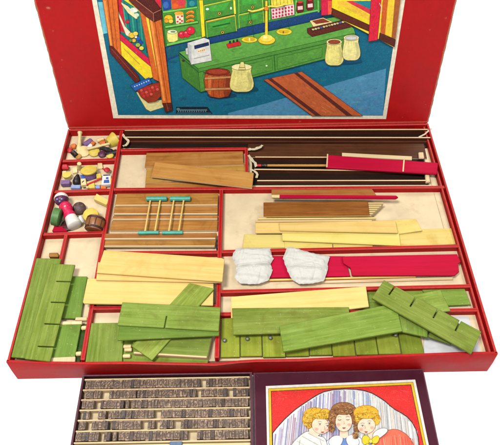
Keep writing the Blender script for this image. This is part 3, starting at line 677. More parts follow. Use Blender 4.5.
def XL(y): return 265.8+(y-386)*.022
def XR(y): return 415.2+(y-379.5)*.208
B = 462
def tl(x): return 386-(x-265.8)*.0435
def quad(i, b_=B): 
    y0l = 386+i; y0r = 379.5+i
    return [(XL(y0l)+i, y0l), (XR(y0r)-i*1.06, y0r), (XR(b_)-i*1.06, b_), (XL(b_)+i, b_)]
G.poly(quad(0), (236, 232, 222)); G.poly(quad(2.6), (232, 190, 40), ol=(120, 90, 30), olw=.4); G.poly(quad(4.9), (60, 40, 30)); G.poly(quad(5.5), (226, 44, 40))
rp = random.Random(5)
for i in range(26):
    x = rp.uniform(276, 404); y = rp.uniform(390, 400)
    if 300 < x < 388: continue
    G.path([(x, y), (x+rp.uniform(3, 9), y+rp.uniform(-1, 2))], .35, (238, 80, 70))
arch = [(272.6, 433), (276, 428.6), (280, 424), (285, 418.6), (290, 414), (295, 409.6), (300, 406), (306, 402), (312, 398), (318, 394.4), (324, 391.6), (333, 389.6), (345, 388.8), (356, 389.2), (364, 390.4), (372, 393), (379, 397), (385, 401), (390, 405.6), (395, 409.4), (401, 412.6), (407, 416.6), (412, 422), (416, 429.6), (418, 437), (419, 446), (419.6, B-6), (272.8, B-6)]
G.poly(arch, (226, 224, 220), ol=(60, 40, 40), olw=.7)
def ytop(x):
    for p, q in zip(arch, arch[1:]):
        if p[0] <= x <= q[0]: return p[1]+(q[1]-p[1])*(x-p[0])/max(1e-6, q[0]-p[0])
    return 460
x = 273.6
while x < 417:
    w_ = rp.uniform(.5, 1.7); k = (x-273)/145; y0 = ytop(x)+.7; dx = (x-345)*.12
    if k < .5: c = rp.choice([(148, 136, 176), (168, 158, 190), (140, 146, 184), (208, 206, 218), (230, 228, 232), (178, 148, 168), (192, 188, 208), (222, 220, 226)])
    elif k < .68: c = rp.choice([(168, 178, 202), (226, 226, 224), (200, 204, 210), (146, 158, 192), (214, 210, 200)])
    else: c = rp.choice([(206, 204, 200), (228, 226, 220), (190, 190, 190), (222, 206, 190), (214, 214, 212), (232, 230, 226)])
    yb_ = min(B-6.5, 457)
    ys_ = y0+rp.uniform(0, 3) if rp.random() < .8 else y0+rp.uniform(4, 20)
    if ys_ < yb_-2: 
        xb = max(273.4, min(418.5, x+dx*(yb_-ys_)/60))
        G.poly([(x, ys_), (x+w_, ys_), (xb+w_, yb_), (xb, yb_)], c)
    x += w_*rp.uniform(.75, 1.15)
SK = (248, 214, 184); SKD = (228, 176, 146); LN = (96, 56, 40)
def hair(blobs, base, dark, light, n, seed):
    r_ = random.Random(seed)
    for cx, cy, rx, ry in blobs: G.ell(cx, cy, rx, ry, base, ol=tuple((a_*2+b_)//3 for a_, b_ in zip(dark, base)), olw=.35)
    for i in range(n):
        cx, cy, rx, ry = r_.choice(blobs); t = r_.uniform(0, 6.28); q = r_.uniform(.2, .92); x = cx+rx*q*math.cos(t); y = cy+ry*q*math.sin(t); a0 = r_.uniform(0, 6.28); rr = r_.uniform(.9, 2.0)
        G.path([(x+rr*math.cos(a0+u), y+rr*.8*math.sin(a0+u)) for u in (0, .8, 1.6, 2.4)], .36, r_.choice([dark, light, light, tuple((a_+b_)//2 for a_, b_ in zip(dark, base)), tuple((a_+b_)//2 for a_, b_ in zip(dark, base))]))
def face(cx, cy, rx, ry, rot, eyes, nose, mouth, closed=False, cheeks=()):
    G.ell(cx, cy, rx, ry, SK, rot, 28, ol=(150, 96, 70), olw=.25)
    rr_ = random.Random(int(cx)); 
    for i in range(70):
        t = rr_.uniform(0, 6.28); q = rr_.uniform(.45, .95); x = cx+rx*q*math.cos(t)*.95; y = cy+ry*q*math.sin(t)*.95; sh = q*(.6+.4*math.sin(t))
        G.path([(x, y), (x+rr_.uniform(.4, 1.3), y+rr_.uniform(-.5, .9))], .32, (240, 176, 148) if sh > .5 else (252, 226, 202))
    for (x, y) in cheeks: G.ell(x, y, 2.2, 1.6, (244, 184, 160), n=12); G.ell(x, y, 1.3, 1, (240, 168, 148), n=10)
    for (x, y) in eyes:
        if closed: G.path([(x-1.7, y), (x-.6, y+.6), (x+.6, y+.6), (x+1.7, y-.1)], .55, LN)
        else: G.ell(x, y, 1.3, .6, (250, 246, 240), n=10); G.ell(x, y, .65, .62, (70, 60, 70), n=8); G.path([(x-1.6, y-.5), (x, y-.95), (x+1.5, y-.5)], .45, LN)
        G.path([(x-2, y-2.4), (x, y-3), (x+2, y-2.4)], .4, (150, 100, 64)); G.path([(x-1.6, y+1.1), (x+1.5, y+1.1)], .3, (220, 160, 134))
    x, y = nose; G.path([(x-.2, y-3), (x+.5, y-.4), (x-.6, y)], .4, (190, 130, 100))
    x, y = mouth; G.poly([(x-1.9, y-.3), (x-.6, y-.8), (x, y-.5), (x+.7, y-.8), (x+1.8, y-.3), (x+.6, y+.7), (x-.7, y+.7)], (196, 60, 56)); G.path([(x-1.9, y-.3), (x, y), (x+1.9, y-.3)], .3, (120, 40, 40))
# child on the right, salmon frock
G.sm([(370, B-6), (371, 444), (378, 436), (387, 430), (397, 428.6), (407, 434), (414, 444), (417, B-6)], (232, 108, 82), ol=(130, 50, 40), olw=.35)
for k in range(20): x = 380+k*1.8; G.path([(x, 438-4*math.sin(k*.16)+rp.uniform(0, 3)), (x+rp.uniform(0, 3), 452)], rp.uniform(.3, .7), rp.choice([(216, 86, 68), (246, 164, 130), (244, 150, 116), (250, 190, 160)]))
# child in the middle, white collar and blue tie
G.sm([(322, B-6), (324, 443), (334, 435), (345, 437.4), (354, 433.6), (364, 440), (369, B-6)], (226, 232, 240), ol=(90, 90, 120), olw=.4)
G.sm([(341, 440), (344.6, 436.6), (348, 440), (352, B-6), (338, B-6)], (108, 140, 200), ol=(60, 70, 120)); G.sm([(327, 441), (335, 434.4), (344.4, 437), (340, 447), (333, 449)], (242, 238, 230), ol=(110, 100, 100)); G.sm([(345, 437), (353, 433.4), (361, 442), (355, 448), (348, 446)], (238, 236, 230), ol=(110, 100, 100))
# child on the left, cream frock
G.sm([(284, B-6), (290, 447), (295, 440), (303, 433), (309, 430.4), (318, 436), (325, 437), (328, 447), (330, B-6)], (240, 236, 222), ol=(110, 100, 90), olw=.35)
for p, q in (((297, 441), (316, 452)), ((302, 436), (322, 447)), ((308, 433), (324, 441)), ((293, 447), (306, 456)), ((300, 440), (298, 452)), ((320, 440), (324, 452))): G.path([p, q], .5, (176, 170, 160))
hair([(315, 414.6, 11.4, 7.2), (307.4, 419.6, 5, 6.6), (325, 414.4, 6.4, 6), (309, 425, 3, 3.6)], (230, 178, 44), (150, 100, 30), (248, 214, 96), 150, 3)
G.poly([(309, 429), (315, 426), (320, 434), (316, 437), (309, 433)], SK)
face(320.6, 425.6, 9, 8, .5, ((320, 424.4), (327.4, 426)), (324.6, 429.2), (322.6, 432.2), cheeks=((316.6, 429), (327, 430)))
hair([(322, 415.6, 8.6, 3.2)], (230, 178, 44), (150, 100, 30), (248, 214, 96), 40, 8)
hair([(343.5, 410, 12.6, 8), (333, 417, 4.4, 8), (354.6, 416, 4.6, 8.4), (331.6, 427, 3.2, 5), (357, 427, 3.2, 6), (355.6, 435, 2.6, 4)], (150, 98, 56), (86, 50, 28), (198, 150, 96), 190, 4)
G.poly([(340, 430), (347.6, 430), (348.4, 436.6), (344.4, 438.4), (339.6, 436.6)], SK)
face(343.8, 421.6, 8.3, 10, 0, ((339.6, 419.4), (347.8, 419.2)), (344, 424), (344, 428), True, ((338.6, 424.6), (349.4, 424.6)))
hair([(343.4, 411.6, 9, 3)], (150, 98, 56), (86, 50, 28), (206, 160, 104), 44, 9)
hair([(366, 412.6, 12.4, 7.4), (375.6, 419, 4.6, 6), (358, 418, 3.4, 5)], (232, 176, 40), (160, 100, 24), (250, 216, 90), 150, 6)
G.poly([(367, 432), (375, 428), (378, 436), (370, 440)], SK)
face(366.4, 425.6, 9, 8, -.35, ((362.6, 425.8), (369.4, 423.6)), (365, 428.4), (366.2, 432), cheeks=((361, 429.4), (372, 427.6)))
hair([(366.6, 415.6, 9, 2.8)], (232, 176, 40), (160, 100, 24), (250, 216, 90), 40, 10)
G.sm([(372, 434), (378, 429), (386, 427.4), (388.6, 431), (380, 438), (374, 441)], (240, 238, 232), ol=(110, 100, 100))
for q in ([(362, 436), (367, 435), (371, 439), (368, 445), (362, 444)], [(371, 439), (377, 434.6), (380, 438), (377, 444), (371.6, 443)], [(366, 443), (370, 444), (368, 452), (363, 451)], [(371, 443.4), (375, 443.6), (377, 452), (372, 453)]): G.sm(q, (242, 208, 50), ol=(150, 110, 20), olw=.4)
G.ell(370.8, 441, 1.9, 1.9, (246, 220, 90), ol=(150, 110, 20))
G.path(arch[:26], .8, (50, 36, 36))
G.done('lid_picture', ll)


# ------------------------------------------------------------------ the long trench: dark strips on edge
def edge_strip(label, pxl, pxr, y_px, z, t, hgt, group, mats=(BARE, DARK), cat='wood strip', name='wood_strip', skew=0):
    a = at(pxl[0], pxl[1], z); b = at(pxr[0], pxr[1], z); d = (b-a).normalized(); nn = Vector((-d.y, d.x, 0))*t/2
    bm = bmesh.new(); prism(bm, [a-nn, b-nn, b+nn, a+nn], hgt, 1, .0003)
    c = (a+b)/2; o = mesh(name, bm, list(mats), None, (c.x, c.y, z-hgt), math.atan2(d.y, d.x)); return tag(o, label, cat, group)
GD = 'dark brown strips in the long trench'
edge_strip('longest dark brown strip on edge, hard against the back wall of the red box', (124.5, 130.2), (429, 129.4), 0, .0362, .0027, .009, GD)
edge_strip('dark brown strip on edge, second from the back wall of the red box', (123.5, 137.2), (431, 137.6), 0, .0362, .0027, .0088, GD)
board('wood_board', 'added dark board as painted shade between the two long back strips of the trench', 'board', [(122, 130.5), (428, 130), (431, 147.5), (121, 147.5)], .0288, .0018, [SHADEB, SHADEB], group=GD)  # added flat sheet whose near-black colour paints the trench shadow
board('wood_board', 'added dark board as painted shade beneath the orange stick and the front strips', 'board', [(252, 157.5), (424, 158), (429, 184), (252, 184.5)], .0287, .0018, [SHADEB, SHADEB], group=GD)  # second added sheet, painting shadow under the stick and strips
edge_strip('greyish dark strip low down in front of the two long back strips', (127, 141.0), (428, 141.2), 0, .0325, .0022, .006, GD, (DARK, DARK))
board('wood_board', 'wide dark brown board lying flat under the crimson bar in the trench', 'board', [(248, 144), (424, 143.5), (427, 158.5), (247, 157)], .0302, .0028, [DARK, BARE], group=GD)
edge_strip('dark brown strip with pale top edge, just behind the orange stick', (255, 157), (330, 157.2), 0, .0340, .0025, .0072, GD)
edge_strip('dark brown strip with pale top edge, just in front of the orange stick', (254, 169.3), (427, 171.0), 0, .0342, .0025, .0074, GD)
edge_strip('dark brown strip with pale top edge, frontmost in the long trench', (257, 180.6), (428, 180.4), 0, .0336, .0025, .0068, GD)
p0 = at(257, 165.5, .0332); p1 = at(330, 165.6, .0332)
o = thing('wooden_stick', 'thin orange stick with a red and black tip in the trench', 'stick', (p0.x, p0.y, .0312))
bm = bmesh.new(); rod(bm, p0+(p1-p0)*.14, p1, .0017, 10); smooth_by_angle(mesh('shaft', bm, GOLD, o))
bm = bmesh.new(); rod(bm, p0, p0+(p1-p0)*.06, .0019, 10, 0); mesh('tip', bm, REDP, o)
bm = bmesh.new(); rod(bm, p0+(p1-p0)*.065, p0+(p1-p0)*.135, .0019, 10, 0); mesh('band', bm, BLACK, o)
o = board('cream_strip', 'thin cream wood strip lying behind the crimson bar', 'wood strip', [(342, 152.6), (412, 156.2), (412, 159.8), (342, 156)], .0345, .002, [BARE, BARE])
p = [(327, 154.5), (438.5, 162.3), (437.5, 173.5), (326, 167)]
o = board('crimson_bar', 'crimson painted bar with two pale bands lying across the trench', 'painted bar', p, [.0385, .0392, .0392, .0385], .0042, [CRIMSON, CRIMSON], bev=.0012)
for a, b in (((327.6, 154.2), (326.8, 167.4)), ((404.0, 160.0), (403.0, 171.8))):
    A0 = at(*a, .0388); B0 = at(*b, .0388); bm = bmesh.new(); d = (B0-A0).normalized(); nn = Vector((-d.y, d.x, 0))*.0009
    prism(bm, [A0-nn, B0-nn, B0+nn, A0+nn], .0005, 0, .0001)
    for v in bm.verts: v.co.z += .0006
    mesh('pale_band', bm, BARE, o)
board('wood_block', 'small pale wood block at the right end of the wide dark board', 'wood block', [(418.5, 152), (423.5, 151.8), (424.5, 158), (419, 158)], .0335, .003, [BARE, BARE], bev=.0008)
board('wood_block', 'small pale wood block at the right end of the frontmost dark strip', 'wood block', [(425, 172), (429, 172), (430.5, 181.5), (426, 182)], .0345, .004, [BARE, BARE], bev=.0008)

# ------------------------------------------------------------------ compartment with loose brown boards (behind the rows of planks)
GB = 'loose brown boards in the back left compartment'
board('wood_board', 'tan brown board at the bottom of the pile, showing along the front divider', 'board', [(145.5, 182), (232, 182), (232, 188.3), (145, 188.3)], .0296, .002, [TAN, BARE], group=GB)
board('wood_board', 'golden board under the tilted one, its left end sticking out', 'board', [(147, 165), (244.5, 162.5), (246.3, 175), (145.2, 183)], .0316, .002, [GOLD, BARE], group=GB)
board('wood_board', 'tan brown board farthest back in its pile, beside bare cream lining', 'board', [(146.5, 152.8), (243, 151.2), (243.5, 164.5), (144.6, 167.6)], .0334, .0022, [TAN, BARE], group=GB, extra=1)
board('wood_board', 'golden brown board lying aslant on top, one end over the red divider', 'board', [(155, 161.8), (253.8, 172.6), (252.2, 188), (151, 176.4)], [.0370, .0392, .0392, .0370], .0026, [GOLD, BARE], group=GB)

# ------------------------------------------------------------------ rows of brown planks with the two teal frames
GP = 'brown planks packed in the middle compartment'
pl = [((117, 193.4), (218.5, 193), (217.8, 205.0), (114.8, 205.4), .0352, 'brown plank farthest back under the teal frames'),
      ((114.5, 206.4), (218, 206.2), (217.8, 213.8), (113.4, 214), .0334, 'narrow brown plank, second from the back under the teal frames'),
      ((113.2, 215.6), (218, 215.4), (217.8, 219.2), (112.2, 219.4), .0318, 'narrowest brown plank in the middle of the packed row'),
      ((112, 220.6), (218, 220.2), (217.4, 230.0), (109.8, 230.2), .0308, 'widest orange brown plank, its front edge under the lower teal bars'),
      ((105.5, 233.4), (216.8, 232.8), (215.8, 238.6), (104.3, 239), .0356, 'brown plank second from the front of the packed row'),
      ((104, 240.2), (216, 239.9), (215, 246.2), (102.2, 246.4), .0338, 'brown plank at the very front of the packed row')]
def front_edge(parent, c, d, z, w_=.0015, mat=None):
    P0 = at(d[0], d[1], z); P1 = at(c[0], c[1], z); dd = (P1-P0).normalized(); nn = Vector((-dd.y, dd.x, 0)); P0 = P0-nn*.0004+dd*.0006; P1 = P1-nn*.0004-dd*.0006
    bm = bmesh.new(); prism(bm, [p+Vector((0, 0, .00015)) for p in (P0, P1, P1+nn*w_, P0+nn*w_)], .0028, 0, .0002); mesh('pale_edge', bm, mat or BARE, parent)
for a, b, c, d, z, lb in pl:
    o = board('plank', lb, 'plank', [a, b, c, d], z, .0040, [TAN, BARE], group=GP, bev=.0005)
    if 'widest' not in lb: front_edge(o, c, d, z)
bm = bmesh.new(); q = at(217.5, 244, .034); box(bm, q.x-.0016, q.x+.0016, q.y-.0055, q.y+.0055, .0268, .0345, .0006)
tag(mesh('metal_clip', bm, BLACK), 'small dark clip at the right end of the front brown planks', 'clip')
for lb, x0, x1, dx in (('left of the two teal ended frames lying on the brown planks', 146.5, 167, -8.3), ('right of the two teal ended frames lying on the brown planks', 170, 190.5, -8)):
    zt = .0374
    A0 = at(x0, 198.9, zt+.0012); B0 = at(x1, 198.7, zt+.0012); C0 = at(x0+dx, 232.9, zt+.0003); D0 = at(x1+dx+.2, 232.6, zt+.0003)
    o = thing('teal_frame', lb, 'wooden frame', ((A0+D0)/2)-Vector((0, 0, .003)), 'teal ended frames on the brown planks')
    bm = bmesh.new(); rod(bm, A0, B0, .0031, 20); smooth_by_angle(mesh('end_bar', bm, TEAL, o))
    bm = bmesh.new(); rod(bm, C0, D0, .0023, 20); smooth_by_angle(mesh('end_bar', bm, TEAL, o))
    for k in (.2, .68):
        bm = bmesh.new(); rod(bm, A0.lerp(B0, k), C0.lerp(D0, k+.12), .0011, 10); smooth_by_angle(mesh('stick', bm, CREAM, o))

# ------------------------------------------------------------------ right middle compartment: mixed thin wood
GM = 'thin wood pieces in the middle right compartment'
board('wood_board', 'yellow board flat on the lining in the right front corner under the bare floor', 'board', [(396, 230), (453, 228), (462.3, 243.6), (398, 247)], .0292, .002, [YELLOW, YELLOW], group=GM)
board('wood_board', 'short yellow board flat on the lining just behind the left white cloth', 'board', [(244.5, 234), (290, 234.5), (290, 247.5), (242.5, 248)], .0288, .002, [YELLOW, YELLOW], group=GM)
board('wood_board', 'yellow strip with a short slit, squeezed along the front divider', 'board', [(284, 239), (372, 240), (373, 248), (285, 248.5)], .0297, .002, [YELLOW, YELLOW], group=GM, slots=[((333, 248), (332.7, 243.5))], slot_w=.0009)
board('wood_board', 'small yellow board with a slanted right end, pushed under the cream boards', 'board', [(380, 220.5), (416, 218.8), (422.5, 230.5), (384, 236)], [.0305, .0320, .0320, .0305], .002, [YELLOW, YELLOW], group=GM)
board('wood_board', 'long yellow tan board in front, its right end cut square', 'board', [(282, 233), (399, 232.4), (400.8, 245.6), (282.5, 240.4)], .0328, .0021, [YELLOW, CREAM], group=GM)
board('wood_board', 'cream board whose left end sticks out under the upper cream board', 'board', [(255.5, 220.8), (392, 220.5), (393, 232.2), (255.2, 232.8)], .0338, .0021, [CREAM, YELLOW], group=GM)
board('wood_board', 'smooth cream board on top, in front of the dark brown one', 'board', [(279, 222.5), (395.5, 220.6), (398, 232.8), (280, 230.4)], .0362, .0022, [CREAM, YELLOW], group=GM)
board('wood_board', 'brown board half hidden behind the crimson pencil', 'board', [(271.5, 189.4), (372, 188.8), (377, 196), (271.5, 196)], .0350, .0022, [TAN, CREAM], group=GM)
for k in range(7):
    y = 203.2+k*2.1; xr_ = 383.5-k*2.1
    edge_strip('thin cream strip, %s in the stepped bundle under the dark brown board' % ('longest and backmost', 'second from the back', 'third from the back', 'in the very middle', 'third from the front', 'second from the front', 'shortest and frontmost')[k], (268, y), (xr_, y-.3), 0, .0378-.0002*k, .0017, .009, 'cream strips bundled under the dark brown board', (CREAM, BARE))
edge_strip('cream strip on edge along the front of the dark brown board', (258, 218.6), (376, 217.8), 0, .0372, .0022, .009, GM, (CREAM, BARE))
edge_strip('cream strip on edge, one in front of the dark brown board and slightly longer', (255.5, 221), (372, 220.4), 0, .0362, .0022, .008, GM, (CREAM, BARE))
board('wood_board', 'dark brown grained board lying on the bundle of cream strips', 'board', [(263.5, 202.3), (368, 201), (369.5, 215.4), (263.5, 216.4)], .0402, .0022, [BROWN, CREAM], group=GM)
p0 = at(271.5, 196.6, .0395); p1 = at(398, 197.6, .0395)
o = thing('pencil', 'crimson painted pencil with a pale blunt tip lying across the brown board', 'pencil', (p0.x, p0.y, .0378))
bm = bmesh.new(); rod(bm, p0+(p1-p0)*.065, p1-(p1-p0)*.02, .0027, 6, 0, None, .05); mesh('shaft', bm, CRIMSON, o)
bm = bmesh.new(); rod(bm, p0, p0+(p1-p0)*.064, .0024, 12); smooth_by_angle(mesh('tip', bm, CREAMP, o))
bm = bmesh.new(); rod(bm, p1-(p1-p0)*.0195, p1, .0027, 6, 0, .0010); mesh('end', bm, CRIMSON, o)

# ------------------------------------------------------------------ cream and green boards, left front
GF = 'boards piled over the left front compartments'
board('wood_board', 'wide cream board across the red divider, partly under the green slat', 'board', [(87.4, 278.9), (88.6, 278.2), (213.5, 283.5), (213, 305.4), (84, 303.4), (82.8, 302)], .0402, .0022, [CREAM, CREAM], group=GF)
board('wood_board', 'cream board showing as a thin band under the topmost cream board', 'board', [(98, 262), (222.5, 266), (221, 282.6), (96, 280)], .0424, .0018, [CREAM, BARE], group=GF)
board('wood_board', 'topmost cream board with a wavy grain line, nearest the brown planks', 'board', [(104, 250), (222, 257.9), (224.5, 259.5), (222.3, 281.6), (96.5, 272.7)], .0452, .0024, [CREAM, CREAM], group=GF)
board('wood_board', 'green slat lying askew between the cream boards and the slotted green board', 'board', [(189.5, 282.8), (214.5, 288.5), (152, 360.2), (131.5, 346)], [.0430, .0430, .0382, .0382], .0024, [GREEN, GREEN], group=GF)
for q, z, lb in (([(90.5, 323), (124, 322.6), (122, 362.8), (85, 363.8)], .0335, 'plain green board at the left of the front compartment, by bare lining'),
                 ([(123, 334), (212, 341), (207.3, 364.2), (122.5, 362)], .0305, 'green board lowest in the front stack, only its front lip showing')):
    board('wood_board', lb, 'board', q, z, .0026, [GREEN, GREEN], group=GF)
o = board('wood_board', 'green board with a bare cream front edge under the green slat', 'board', [(133, 330), (212.3, 335), (207.3, 357.5), (133, 353)], .0364, .0054, [GREEN, BARE], group=GF)
front_edge(o, (207.3, 357.5), (133, 353), .0364, .0019)
board('wood_board', 'pale green board sticking out below the notched green board', 'board', [(121, 312), (220, 318), (219, 335.4), (117.2, 340.3)], .0450, .0020, [GREEND, GREEN], group=GF)
board('wood_board', 'green board with one notch in its front edge, on top of the left pile', 'board', [(122.3, 302), (220.6, 307.2), (218.6, 330.9), (117.4, 325.2)], .0474, .0022, [GREEN, GREEN], group=GF, slots=[((164.3, 328), (166.6, 316))])
for a, b, lb in (((123.5, 346.6), (131.5, 346.4), 'upper of the three cream wooden pegs in the front compartment'), ((124.5, 349.8), (132, 349.6), 'middle of the three cream wooden pegs in the front compartment'), ((123, 356.2), (130.5, 356), 'lowest of the three cream wooden pegs in the front compartment')):
    bm = bmesh.new(); rod(bm, at(*a, .0335), at(*b, .0335), .0021, 14, 0, None, .3); smooth_by_angle(tag(mesh('wooden_peg', bm, CREAMP), lb, 'peg', 'cream wooden pegs'))

# ------------------------------------------------------------------ left column
GL = 'green boards in the left corner compartments'
board('wood_board', 'dark green board lying low between the slotted board and cream lining', 'board', [(64, 276), (87.3, 276.3), (80.5, 318.5), (58, 318)], .0318, .0024, [GREEND, GREEND], group=GL)
bm = bmesh.new(); q = at(62, 362.5, .0325); 
board('wood_board', 'green board darkened as gap shade, deepest in the left front corner beneath the cleated panel', 'board', [(40, 325), (87.5, 324), (79.5, 363.5), (36, 364)], .0300, .0022, [SHADEG, SHADEG], group=GL)  # its very dark green paints the shaded gap beside the cleated panel
o = board('cleated_panel', 'green panel with pale cleats at both ends beside the slotted green board', 'panel', [(56, 324), (81.5, 322.5), (74.6, 357.6), (48, 358.6)], .0342, .0026, [GREEND, GREEND], group=GL)
for q in ([(55, 321.3), (82, 320.8), (81.7, 324), (55, 324.6)], [(48, 357.6), (75.3, 356.4), (74.8, 361.6), (47, 362)]):
    board('cleat', None, None, q, .0346, .003, [BARE, BARE], parent=o)
for a, b, lb in (((81.5, 328.2), (87, 327.8), 'cream wooden peg beside the far end of the cleated green panel'), ((76, 354), (81.6, 353.6), 'cream wooden peg beside the near end of the cleated green panel')):
    bm = bmesh.new(); rod(bm, at(*a, .0325), at(*b, .0325), .0024, 14, 0, None, .3); smooth_by_angle(tag(mesh('wooden_peg', bm, CREAMP), lb, 'peg', 'cream wooden pegs'))
board('cream_block', 'small cream wood block behind the cleated green panel', 'wood block', [(75.5, 317), (87.2, 316.8), (87, 320.2), (74.8, 320.2)], .0325, .003, [BARE, BARE], bev=.0006)
board('wood_board', 'long plain green board lying against the left wall of the red box', 'board', [(36.3, 258), (61, 258.6), (48, 310), (36, 359), (11, 357)], .0372, .0022, [GREEN, GREEN], group=GL)
board('slotted_board', 'long green board with four slots, overlapping the plain green board at left', 'slotted board', [(51, 263.6), (75, 264.6), (50, 361.3), (24.5, 358.6)], .0398, .0024, [GREEN, GREEN], group='slotted green boards',
      slots=[((70.8, 281.6), (56.5, 281.2)), ((65.4, 302.5), (51, 302)), ((59.9, 324.2), (44.6, 323.6)), ((54, 346.8), (38, 346.2))])
board('brown_block', 'small orange brown wood block behind the long green boards', 'wood block', [(49, 252.4), (58, 252.3), (58.6, 256.4), (48.8, 256.6)], .0345, .005, [TAN, BROWN], bev=.0008)

# ------------------------------------------------------------------ crimson strips and the white cloths
board('pale_strip', 'thin pinkish cream strip lying along the front of the crimson boards', 'wood strip', [(300, 281), (453, 276.6), (453, 279.4), (300, 283.6)], .0292, .002, [BARE, BARE])
board('yellow_stick', 'thin orange yellow stick in front of the crimson boards', 'stick', [(266, 279), (416, 275.2), (416, 277), (266, 280.8)], .0310, .002, [YELLOW, ORANGE])
board('crimson_board', 'crimson board showing between the two folded white cloths', 'board', [(262, 255.5), (345, 256), (350, 276), (262, 277.5)], .0312, .0024, [CRIMSON, CRIMSON], group='crimson boards')
board('crimson_board', 'crimson board with stepped ends, right of the folded white cloths', 'board', [(342, 256.2), (457.2, 254), (460.8, 261.8), (458, 263.6), (459.2, 271.6), (455, 275.2), (352, 275.4), (350.5, 267.5), (343.5, 263)], .0345, .0024, [CRIMSON, CRIMSON], group='crimson boards')
def cloth(name, label, pxs, z0, h, seed, creases):
    o = crumple(name, pxs, z0, h, CLOTH, seed, None, 14, 30, .5, .0, .05, .45)
    M = WM[o.name]; inv = M.inverted()
    for (a, b, dep, wd) in creases:
        P = at(*a, z0+h); Q = at(*b, z0+h); P.z = Q.z = 0; d = (Q-P); L2 = d.length_squared
        for v in o.data.vertices:
            wv = M @ v.co; p = Vector((wv.x, wv.y, 0)); k = max(0, min(1, (p-P).dot(d)/L2)); c = P+d*k; off = (p-c); sd = off.length
            side = off.y
            sh = math.exp(-(sd/wd)**2)
            up = dep*.55*math.exp(-((side-wd*1.6)/(wd*1.5))**2) if abs(sd) < wd*4 else 0
            if wv.z > z0+.0015: v.co.z += -dep*sh+up
    return tag(o, label, 'cloth', 'folded white cloths')
cloth('folded_cloth', 'left of the two folded white cloths, nearly square with a crosswise fold', [(233, 252), (235.5, 248.5), (250, 248), (271, 247.8), (272, 256), (273.5, 259), (270.5, 264), (272.5, 271), (268.5, 280.5), (258, 284), (241, 283.6), (234.5, 278), (236, 266), (232.5, 258)], .0338, .0054, 1.7, [((233, 266.5), (272, 263.5), .0030, .0010), ((245, 249), (242, 262), .001, .0012), ((258, 250), (262, 262), .0009, .0012), ((248, 268), (252, 282), .0009, .0014), ((262, 268), (259, 281), .001, .0012), ((238, 274), (262, 277), .0012, .002), ((247, 252), (270, 254), .0013, .002)])
cloth('folded_cloth', 'right of the two folded white cloths, slanting and lying on crimson boards', [(287, 247.3), (293, 247.3), (310, 252.5), (330, 256.6), (327.5, 264), (328, 269), (324, 281), (312, 283.5), (299, 284), (292, 279.5), (287, 270), (283, 258), (284.5, 254)], .0350, .0054, 4.2, [((285, 266), (327, 268), .0026, .0010), ((296, 250), (293, 264), .001, .0012), ((312, 255), (316, 266), .0009, .0012), ((298, 269), (303, 283), .0009, .0014), ((316, 270), (312, 282), .001, .0012), ((288, 255), (318, 262), .0016, .002), ((298, 278), (320, 279), .0014, .0018)])

# ------------------------------------------------------------------ right front: green boards, drawer fronts
GR = 'green boards piled over the right front compartments'
board('wood_board', 'green board flat at the right end of the narrow compartment', 'board', [(421, 287.3), (464, 286.6), (471, 304.5), (432, 306)], .0318, .0024, [GREEN, GREEN], group=GR)
board('wood_board', 'green board low in the narrow compartment under the slotted board', 'board', [(340, 292), (428, 288), (432, 307), (342, 310)], .0300, .0024, [GREEN, GREEN], group=GR)
tp = [(424, 316.5), (468, 316), (481, 351.5), (478, 354.5), (430, 357.5), (424, 357)]
o = crumple('folded_tissue', tp, 0.0278, .0016, TISSUE, 6.1, None, 40, 14, .8); tag(o, 'sheet of white tissue paper lining the right front corner compartment', 'tissue paper')
gaps = [218.4, 240.2, 262.7, 286.2, 310, 333.2, 356.6, 379.4, 402.6, 425.6]
zz = .0312; XW = [at(gx, 362-(gx-218)*.02, zz).x for gx in gaps]; XW[0] = -.0328
labs = ['with grey knob, first in the row from the left', 'with grey knob, second in the row from the left', 'with grey knob, third in the row from the left', 'fourth in the row from the left, half under the aslant board', 'fifth in the row from the left, half under the aslant board', 'sixth in the row from the left, half under the aslant board', 'seventh in the row from the left, half under the aslant board', 'eighth in the row, its knob under the wedged green board', 'last in the row, touching the white tissue paper']
kn = [(224.6, 340.2), (247.4, 338.6), (270.4, 337.6), None, None, None, None, (406.2, 334.6), None]
yk = at(247.4, 338.6, .034).y
for i in range(9):
    x0, x1 = XW[i]+.0004, XW[i+1]-.0005; bm = bmesh.new(); box(bm, x0, x1, .0046+.0008*math.sin(i*2.1), .0500, .0283+.0003*math.sin(i*3.3), zz+.0004*math.sin(i*3.3), .0004)
    o = mesh('drawer_front', bm, OLIVE, None, ((x0+x1)/2, .027, .0283), math.pi/2); tag(o, 'drawer front '+labs[i], 'drawer front', 'drawer fronts in the right front compartment')
    if kn[i]: kp = at(*kn[i], .0335)
    else: kp = Vector(((x0+x1)/2-.002, yk, 0))
    if i == 8: continue
    if i == 7: kp.x = min(max(kp.x, x0+.003), x1-.003)
    bm = bmesh.new(); lathe(bm, [(.0012, 0), (.0012, .001), (.0019, .0013), (.0023, .0023), (.0020, .0033), (.0010, .0039), (0, .0040)], (kp.x, kp.y, zz-.0002), (0, 0, 1), 18); smooth_by_angle(mesh('knob', bm, KNOB, o), 60)
board('wood_board', 'long pale cream board behind the big green boards on the right', 'board', [(231, 296.6), (366, 286.2), (369, 306.6), (350, 309), (231, 318)], .0378, .0022, [CREAM, CREAM], group=GR)
board('wood_board', 'big green board lying level above the first three drawer knobs', 'board', [(232, 308), (349, 306.8), (350, 331), (233.3, 334.6)], .0402, .0026, [GREEN, GREEN], group=GR)
board('wood_board', 'big green board lying aslant, its left corner over the level one', 'board', [(279.3, 326.2), (396, 303), (402.3, 331), (283.5, 351.6)], [.0440, .0432, .0430, .0436], .0030, [GREEN, GREEN], group=GR)
